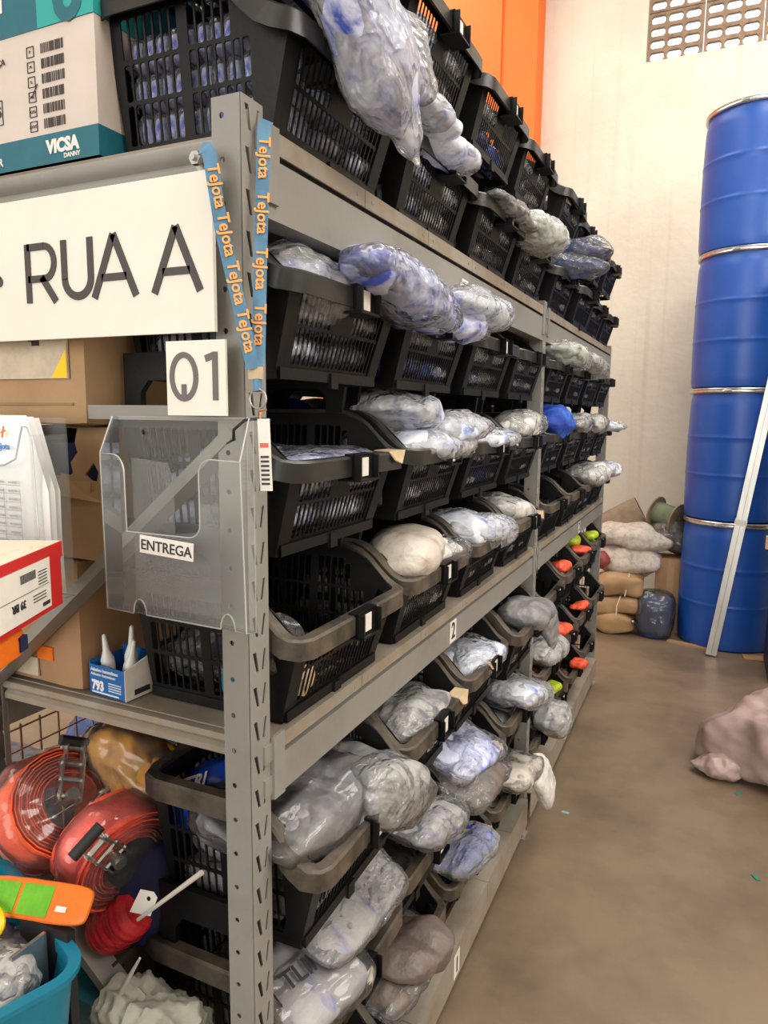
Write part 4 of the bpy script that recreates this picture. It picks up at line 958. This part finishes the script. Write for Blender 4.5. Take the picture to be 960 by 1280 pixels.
o = link('plastic_film', bag_mesh('film', (.225, .21, .105), 90, n=14, e=2.8, wr=.010, fr=16.).mesh('film', [FILM3]), t, (0, 0, .004), M.to_euler())
t, M = strap_roll('coral ratchet strap roll in clear plastic, right of two', (-.355, .015, .930), (.77, -.17, -.21), .052, .106, .085, 9, CORALF, 2)
buckle(t, M, (-.055, .055, .045), R(130))
o = link('plastic_film', bag_mesh('film', (.222, .205, .105), 91, n=14, e=2.8, wr=.010, fr=16.).mesh('film', [FILM3]), t, (0, 0, .0), M.to_euler())
heap('mustard coloured pouch in clear plastic behind the straps', MUSTARD, (-.395, .10, 1.045), (.22, .10, .12), (1, .1, -.35), seed=81, filmm=FILM3, name='pouch_bag', cat='bag')
# striped green and orange packet with scissors on the teal bin
t = thing('green_packet', 'green and orange printed packet lying across the teal bin', 'packet', (-.35, -.165, .945), orient((1, .05, .18), (-.1, -.75, .65)))
b = bag_mesh('body', (.24, .058, .016), 3, n=9, e=6, wr=.0015, fr=20., seal=.4); b.build('body', ORANGEP, t)
m = MB(); m.bb(-.105, -.030, -.022, .022, .0078, .0092); m.build('green_print', GREENP, t); m = MB(); m.bb(-.022, .045, -.022, .022, .0078, .0092); m.build('green_print', GREENP, t)
m = MB(); m.bb(.060, .082, -.012, -.004, .0082, .0094); m.build('price_sticker', CARD, t)
t = thing('scissors', 'scissors with a yellow handle loop at the left edge', 'scissors', (-.405, -.20, .915), orient((1, -.1, .1), (0, -1, .5)))
m = MB(); m.tube([(.030*math.cos(a/18*2*math.pi)*1.2, .022*math.sin(a/18*2*math.pi), .006) for a in range(18)], .0048, 8, closed=True); m.build('handle', YELLOWP, t)
m = MB(); m.tube([(-.075+.030*math.cos(a/18*2*math.pi), .004+.022*math.sin(a/18*2*math.pi), .004) for a in range(18)], .0048, 8, closed=True); m.build('handle', YELLOWP, t)
m = MB(); m.bar((-.036, .0, .006), (-.15, -.015, .006), .010, .002); m.build('blade', ZINC, t)
# teal bin
t = thing('teal_bin', 'teal plastic bin filled with wrapped parts at the lower left', 'bin', (-.413, -.263, .62), (0, 0, R(-20)))
def rr_path(x0, x1, y0, y1, r, z, n=6):
    pts = []
    for (cx_, cy_, a0) in ((x1-r, y0+r, -90), (x1-r, y1-r, 0), (x0+r, y1-r, 90), (x0+r, y0+r, 180)):
        for k in range(n+1): a = R(a0+90*k/n); pts.append((cx_+r*math.cos(a), cy_+r*math.sin(a), z))
    return pts
p0 = rr_path(-.16, .155, -.16, .10, .04, 0); p1 = rr_path(-.18, .185, -.18, .125, .045, .285); p2 = rr_path(-.176, .181, -.176, .121, .043, .285); p3 = rr_path(-.156, .151, -.156, .096, .038, .006)
n_ = len(p0); m = MB(); fs = []
for a in range(3):
    for k in range(n_): fs.append((a*n_+k, a*n_+(k+1) % n_, (a+1)*n_+(k+1) % n_, (a+1)*n_+k))
fs += [tuple(reversed(range(n_))), tuple(3*n_+k for k in range(n_))]
m.add(p0+p1+p2+p3, fs, None, True); m.build('body', TEALP, t)
m = MB(); m.tube(rr_path(-.185, .190, -.185, .130, .048, .290), .01, closed=True, up=(0, 0, 1), sec=[(-.012, .006), (.006, .006), (.006, -.002), (-.009, -.002), (-.009, -.016), (-.012, -.016)]); m.build('rim', TEALP, t)
m = MB(); m.bb(-.36, -.255, -.185, -.17, .70, .93); o = m.build('black_case', BLKMET, None); tag(o, 'black flat case standing at the back of the teal bin', 'case')
m = MB(); m.bb(-.300, -.294, -.25, -.19, .72, .925); o = m.build('metal_strip', ZINC, None); tag(o, 'bright metal strip at the right side of the teal bin', 'strip')
heap('grey plastic sheet bunched in the teal bin', 'dark', (-.41, -.215, .855), (.18, .10, .08), (1, .2, 0), seed=82, filmm=FILM2, name='plastic_wrap', cat='wrap')
heap('clear bag of silvery parts at the front right of the teal bin', 'silver', (-.322, -.268, .872), (.12, .085, .08), (.3, 1, .3), seed=83, filmm=FILM, name='parts_bag', cat='bag', wr=.012, fr=22.)
heap('pale green cloth bunched at the left of the teal bin', GLOVE, (-.465, -.305, .845), (.17, .12, .09), (.6, 1, .2), seed=84, film=False, name='cloth_rag', cat='cloth', wr=.02, fr=12.)
t = thing('bin_stool', 'dark stool under the teal bin', 'stool', (-.413, -.263, 0), (0, 0, R(-20)))
m = MB(); m.bb(-.17, .17, -.17, .13, .595, .617); m.build('seat', BLKMET, t)
for sx in (-1, 1):
    for sy in (-1, 1): m = MB(); m.bar((sx*.14, -.02+sy*.12, 0), (sx*.13, -.02+sy*.11, .597), .025, .025, up=(0, 1, 0)); m.build('leg', BLKMET, t)
# red twine spool, rod, tags
t = thing('twine_spool', 'red plastic twine spool behind the lower brace', 'spool', (-.335, -.005, .800), orient((.75, .15, .62)))
m = MB(); pr_ = []
for i in range(25):
    x = -.055+.11*i/24; pr_.append((.043+.0012*math.sin(i*1.9)-.012*(abs(x)/.055)**6, x))
m.lathe([(.001, -.056)]+pr_+[(.001, .056)], 22, Matrix.Rotation(R(90), 4, 'Y'), False); m.build('twine', REDTW, t)
m = MB()
for x in (-.03, -.005, .02): m.tube([(x, .0455*math.cos(a/20*2*math.pi), .0455*math.sin(a/20*2*math.pi)) for a in range(20)], .0012, 5, closed=True)
m.build('cord_wraps', mat('dark_red_cord', (.25, .01, .02), .5), t)
m = MB(); m.tube([(-.24, -.055, .87), (-.10, -.056, 1.00)], [.003, .0045], 8); o = m.build('white_rod', mat('dirty_white', (.55, .52, .47), .6), None); tag(o, 'thin white rod poking out between lower crates and post', 'rod')
m = MB(); m.tube([(-.287, -.075, .700), (-.25, -.077, .765), (-.214, -.08, .826)], [.006, .0045, .002], 6); o = m.build('cable_strap', mat('dirty_white', (.55, .52, .47), .6), None); tag(o, 'white flat plastic tie hanging at the lower brace', 'tie')
m = MB(); vs, fs = plate([(-.02, -.018), (.02, -.018), (.028, .012), (.02, .02), (-.006, .02)], [ngon(.012, .008, .004, 8)], .001); m.add(vs, fs); o = m.build('white_tag', CARD, None, (-.24, -.045, .895), (R(70), 0, R(10))); tag(o, 'small white hang tag above the red twine spool', 'tag')
heap('pale cotton gloves bunched at the bottom edge beside the post', GLOVE, (-.215, -.06, .665), (.22, .12, .12), (1, 0, -.1), seed=85, film=False, name='cotton_gloves', cat='gloves', wr=.022, fr=30., n=34, seal=.2)
t = thing('teal_carton', 'grey and teal carton marked 6 at the bottom left', 'box', (-.42, .0, .185))
# sits in front of the wooden box
m = MB(); m.bb(-.10, .13, -.06, -.003, 0, .48); m.build('body', mat('grey_carton', (.22, .19, .17), .7), t); m = MB(); m.bb(-.101, .131, -.0615, -.0025, .40, .481); m.build('teal_band', TEALC, t)
text('6', .085, mat('dark_teal', (.004, .05, .08), .5), t, (-.03, -.063, .40), FACE_Y, .004); text('L.2', .05, BLKINK, t, (-.06, -.0612, .345), FACE_Y, .001)
# bags in the lower end crates
heap('bright blue bag with white lettering in the near upper bottom crate, end view', BLUEBAG, (-.205, .135, 1.005), (.22, .13, .13), (.85, .0, .45), seed=86, film=False, name='blue_bag', cat='bag', wr=.008)
bb_ = bpy.data.objects['blue_bag']; tx = text('UTRI', .040, PAPER, bb_, (0, 0, 0), (0, 0, 0), .0012)
dx = Vector((.85, -.05, .45)).normalized(); nz = Vector((-.25, -.66, .70)); yv = nz.cross(dx).normalized(); nz = dx.cross(yv)
mt = Matrix((dx, yv, nz)).transposed().to_4x4(); mt.translation = Vector((-.205, .135, 1.005))+nz*.070-dx*.055-yv*.014
mb = bb_.rotation_euler.to_matrix().to_4x4(); mb.translation = bb_.location
tx.matrix_parent_inverse = mb.inverted(); tx.matrix_basis = mt
heap('green plastic bag in the near upper bottom crate behind the post', GREENBAG, (-.085, .115, .985), (.14, .10, .10), (0, .2, 1), seed=87, film=False, name='green_bag', cat='bag')

# ------------------------------------------------------------------ drums, pole, sacks at the far wall
def drum(label, x, y, z, h=.965, r=.348):
    t = thing('plastic_drum', label, 'drum', (x, y, z), (0, 0, 0), 'stacked blue drums')
    pr_ = [(.001, .0), (r-.03, .0), (r-.012, .012), (r-.004, .05)]
    for i in range(1, 24):
        q = i/24; zz = .05+(h-.14)*q; rr = r-.004+.006*math.sin(q*math.pi)
        pr_.append((rr, zz))
        if i in (8, 16): pr_ += [(rr+.0035, zz+.008), (rr+.0035, zz+.016), (rr, zz+.024)]
    pr_ += [(r-.006, h-.085), (r-.014, h-.06), (r-.014, h-.03), (.001, h-.03)]
    m = MB(); m.lathe(pr_, 56, None, False); m.build('body', DRUMB, t)
    m = MB(); m.lathe([(r-.016, h-.034), (r+.001, h-.034), (r+.006, h-.026), (r+.003, h-.018), (r+.003, h-.012), (r+.006, h-.006), (r+.001, h), (r-.02, h), (r-.02, h-.01), (r-.016, h-.034)], 56, None, False); k = m.build('clamp_ring', ZINC, t)
    m = MB(); m.box((-.10, -r*.965, h-.018), (.06, .012, .012)); m.cyl((-.125, -r*.97, h-.018), (-.075, -r*.99, h-.018), .006, 8); m.build('lever_latch', ZINC, k)
    m = MB(); m.lathe([(.001, h-.012), (r-.06, h-.012), (r-.05, h-.002), (r-.021, h-.002), (r-.021, h-.02), (.001, h-.02)], 40, None, False); m.build('lid', DRUMB, t)
for i, w in enumerate(('bottom', 'second', 'third', 'top')):
    drum(f'{w} blue plastic drum of the front stack by the wall' if i in (0, 3) else f'{w} blue drum from the floor in the front stack', .782-.012*i, 5.09+.004*i, .966*i)
for i, w in enumerate(('bottom', 'second', 'top')):
    drum(f'{w} blue drum of the rear stack hidden behind the front one', .93, 5.87, .966*i)
t = thing('metal_pole', 'aluminium rail leaning against the blue drums', 'pole', (.69, 4.62, 0))
m = MB()
a, b = Vector((0, 0, .012)), Vector((.315, .12, 2.45)); d = (b-a).normalized(); nn = d.cross(Vector((0, 1, 0))).normalized()
for o_ in (-.018, .018): m.bar(a+nn*o_, b+nn*o_, .034, .034, up=(0, 1, 0))
m.bar(a+Vector((0, .01, 0)), b+Vector((0, .01, 0)), .05, .012, up=(0, 1, 0)); m.build('rail', ALU, t)
m = MB(); c = a+(b-a)*.40; m.bar(c-d*.02, c+d*.02, .078, .045, up=(0, 1, 0)); m.build('tape_band', CARD, t)
m = MB(); m.bb(-.06, .25, -.05, .0, 0, .012); o = m.build('cardboard_scrap', KRAFT, None, (.45, 4.86, 0), (0, 0, R(-15))); tag(o, 'flat cardboard scrap on the floor at the drum base', 'cardboard')
m = MB(); m.bb(-.12, .16, -.06, .06, 0, .012); o = m.build('cardboard_scrap', KRAFTD, None, (1.02, 4.70, 0), (0, 0, R(8))); tag(o, 'brown cardboard scrap on the floor right of the pole foot', 'cardboard')
# dark form at right edge, unseen height added to shade the drums, and boards
t = thing('shade_cabinet', 'black cabinet at the right edge, unseen height added to shade drums', 'cabinet', (1.32, 4.45, 0))
m = MB(); m.bb(-.29, .3, -.25, .22, .02, 2.7); m.build('body', BLKMET, t); m = MB(); m.bb(-.285, .295, -.258, -.25, .05, 2.67); m.build('door', BLKMET, t); m = MB(); m.bb(-.27, .29, -.24, .21, 0, .02); m.build('plinth', BLKMET, t)
for i in range(2):
    m = MB(); m.bb(-.05, .35, -.02, .02, 0, .04); o = m.build('wood_board', WOOD, None, (0.995, 4.155, .90+.042*i), (0, 0, R(2*i))); tag(o, ['lower', 'upper'][i]+' short raw wood batten jutting from the right edge', 'batten', 'wood battens')
t = thing('batten_stand', 'dark trestle under the wood battens at the right edge', 'trestle', (1.22, 4.155, 0)); m = MB(); m.bb(-.1, .1, -.03, .03, .88, .899); m.build('top_bar', BLKMET, t)
for s in (-1, 1): m = MB(); m.bar((s*.09, 0, 0), (s*.06, 0, .882), .03, .03, up=(0, 1, 0)); m.build('leg', BLKMET, t)
# kraft bundles
for i in range(3):
    t = thing('kraft_bundle', ['bottom', 'middle', 'top'][i]+' kraft paper bundle of the strapped pile by the wall', 'bundle', (-.02+.012*(i-1), 4.98, .155*i), (0, 0, R(-6+5*i)), 'kraft bundles')
    b = bag_mesh('body', (.37, .31, .158), 20+i, n=16, e=5, wr=.012, fr=9., lump=.05); b.build('body', KRAFT, t, (0, 0, .0775))
    m = MB(); x = (-.03, .02, .05)[i]
    m.tube([(x, -.156, .01), (x+.01*(i-1), -.158, .08), (x+.02, -.15, .150), (x+.02, 0, .162), (x, .15, .15)], .005, 6); m.build('strap', STRAPW, t)
    m = MB(); m.tube([(.165, -.10, .12), (.178, .0, .07), (.17, .1, .02)], .008, 6); m.build('side_strap', STRAPW, t)
heap('lower mottled woven sack on the kraft bundles by the wall', SACK, (.03, 5.16, .575), (.50, .36, .24), (1, .1, -.05), seed=88, film=False, name='woven_sack', cat='sack', wr=.02, fr=7., lump=.05)
heap('upper mottled woven sack lying across the pile by the wall', SACK, (.06, 5.16, .745), (.58, .36, .20), (1, -.1, -.10), seed=89, film=False, name='woven_sack', cat='sack', wr=.02, fr=7., lump=.05)
heap('dark wrapped bundle between the sacks and the drums', 'taupe', (.36, 5.28, .77), (.36, .3, .26), (1, .2, -.4), seed=92, film=True, filmm=FILM3, name='wrapped_bundle', cat='bundle')
heap('dark red bag squeezed between rack end and sacks', mat('dark_red_bag', (.30, .05, .05), .6, var=.3), (-.17, 4.95, .57), (.16, .14, .13), (1, 0, 0), seed=93, film=False, name='red_bag', cat='bag')
t = thing('cardboard_tube', 'wide tan cardboard tube leaning on the pile', 'tube', (-.05, 5.30, .86), orient((1, .1, .55)))
m = MB(); m.lathe([(.11, -.2), (.115, -.2), (.13, .17), (.122, .17), (.105, -.19)], 28, Matrix.Rotation(R(90), 4, 'Y'), False); m.build('wall', mat('tan_roll', (.26, .19, .125), .7, var=.3, scale=12), t); m = MB(); m.lathe([(.001, .1), (.12, .1), (.12, .104), (.001, .104)], 24, Matrix.Rotation(R(90), 4, 'Y'), False); m.build('core', mat('dark_brown_board', (.07, .045, .03), .7), t)
t = thing('cable_reel', 'green cable reel lying on top of the pile by the drums', 'reel', (.30, 5.22, .93), orient((1, -.5, -.25)))
m = MB(); m.lathe([(.085, -.09), (.09, -.09), (.09, .09), (.085, .09)], 24, Matrix.Rotation(R(90), 4, 'Y')); m.build('winding', mat('olive_winding', (.16, .19, .11), .7, var=.3), t)
for s in (-1, 1): m = MB(); m.lathe([(.03, s*.095-.006), (.13, s*.095-.006), (.13, s*.095+.006), (.03, s*.095+.006), (.03, s*.095-.006)], 26, Matrix.Rotation(R(90), 4, 'Y'), False); m.build('flange', mat('tan_roll', (.26, .19, .125), .7), t)
t = thing('cardboard_carton', 'brown carton behind the wrapped blue cylinder', 'box', (.36, 5.20, 0)); m = MB(); m.bb(-.11, .12, -.10, .14, 0, .60); m.build('body', KRAFTD, t); m = MB(); m.bb(-.02, .03, -.102, -.10, 0, .60); m.build('tape', KRAFT, t)
t = thing('wrapped_cylinder', 'small blue cylinder wrapped in clear plastic beside the drums', 'cylinder', (.275, 4.96, 0))
m = MB(); m.lathe([(.001, .01), (.12, .01), (.125, .02), (.125, .30), (.12, .31), (.001, .31)], 32, None, False); m.build('body', mat('dark_blue_tin', (.02, .05, .16), .4, var=.3, scale=9), t)
b = bag_mesh('film', (.29, .29, .36), 94, n=14, e=3.6, wr=.010, fr=12.); b.build('plastic_film', FILM3, t, (0, 0, .185))
# pink wrapped bale at the right edge and floor litter
heap('large pinkish plastic-wrapped bale on the floor at the right edge', PINKB, (1.06, 2.90, .235), (.80, .55, .44), (-.88, -.12, -.30), (-.3, 0, 1), seed=95, film=False, name='wrapped_bale', cat='bale', n=34, wr=.035, fr=7., lump=.07, e=2.6, tail=.45, seal=.2)
heap('twisted plastic end of the pinkish bale resting on the floor', PINKB, (.735, 2.74, .055), (.20, .16, .10), (-1, -.1, -.1), seed=96, film=False, name='bale_tail', cat='wrap', wr=.018, fr=13., tail=.6)
for i, (x, y, k, lab) in enumerate(((.117, 2.083, 'teal', 'small pale teal scrap on the aisle floor near the rack'), (.81, 2.595, 'green', 'small green scrap on the floor below the pinkish bale'), (.855, 1.95, 'green', 'green scrap on the floor at the right edge'))):
    m = MB(); m.add([(-.018, -.006, 0), (.016, -.009, 0), (.02, .005, .002), (-.01, .010, .001), (-.018, -.006, .002), (.016, -.009, .002), (.02, .005, .004), (-.01, .010, .003)], [(0, 3, 2, 1), (4, 5, 6, 7), (0, 1, 5, 4), (1, 2, 6, 5), (2, 3, 7, 6), (3, 0, 4, 7)])
    o = m.build('litter_scrap', mat('teal_scrap', (.22, .38, .34), .6) if k == 'teal' else mat('green_scrap', (.02, .19, .14), .6), None, (x, y, .0005), (0, 0, i*1.1)); tag(o, lab, 'litter')
# neighbours seen through the mesh
for i, (y, k) in enumerate(((.55, 'dark'), (1.2, 'navy'))):
    heap(['dark', 'navy'][i]+' bale on the floor behind the wire mesh', k, (-1.45, y, .30), (.6, .5, .60), (0, 1, 0), seed=97+i, film=False, name='dark_bale', cat='bale')
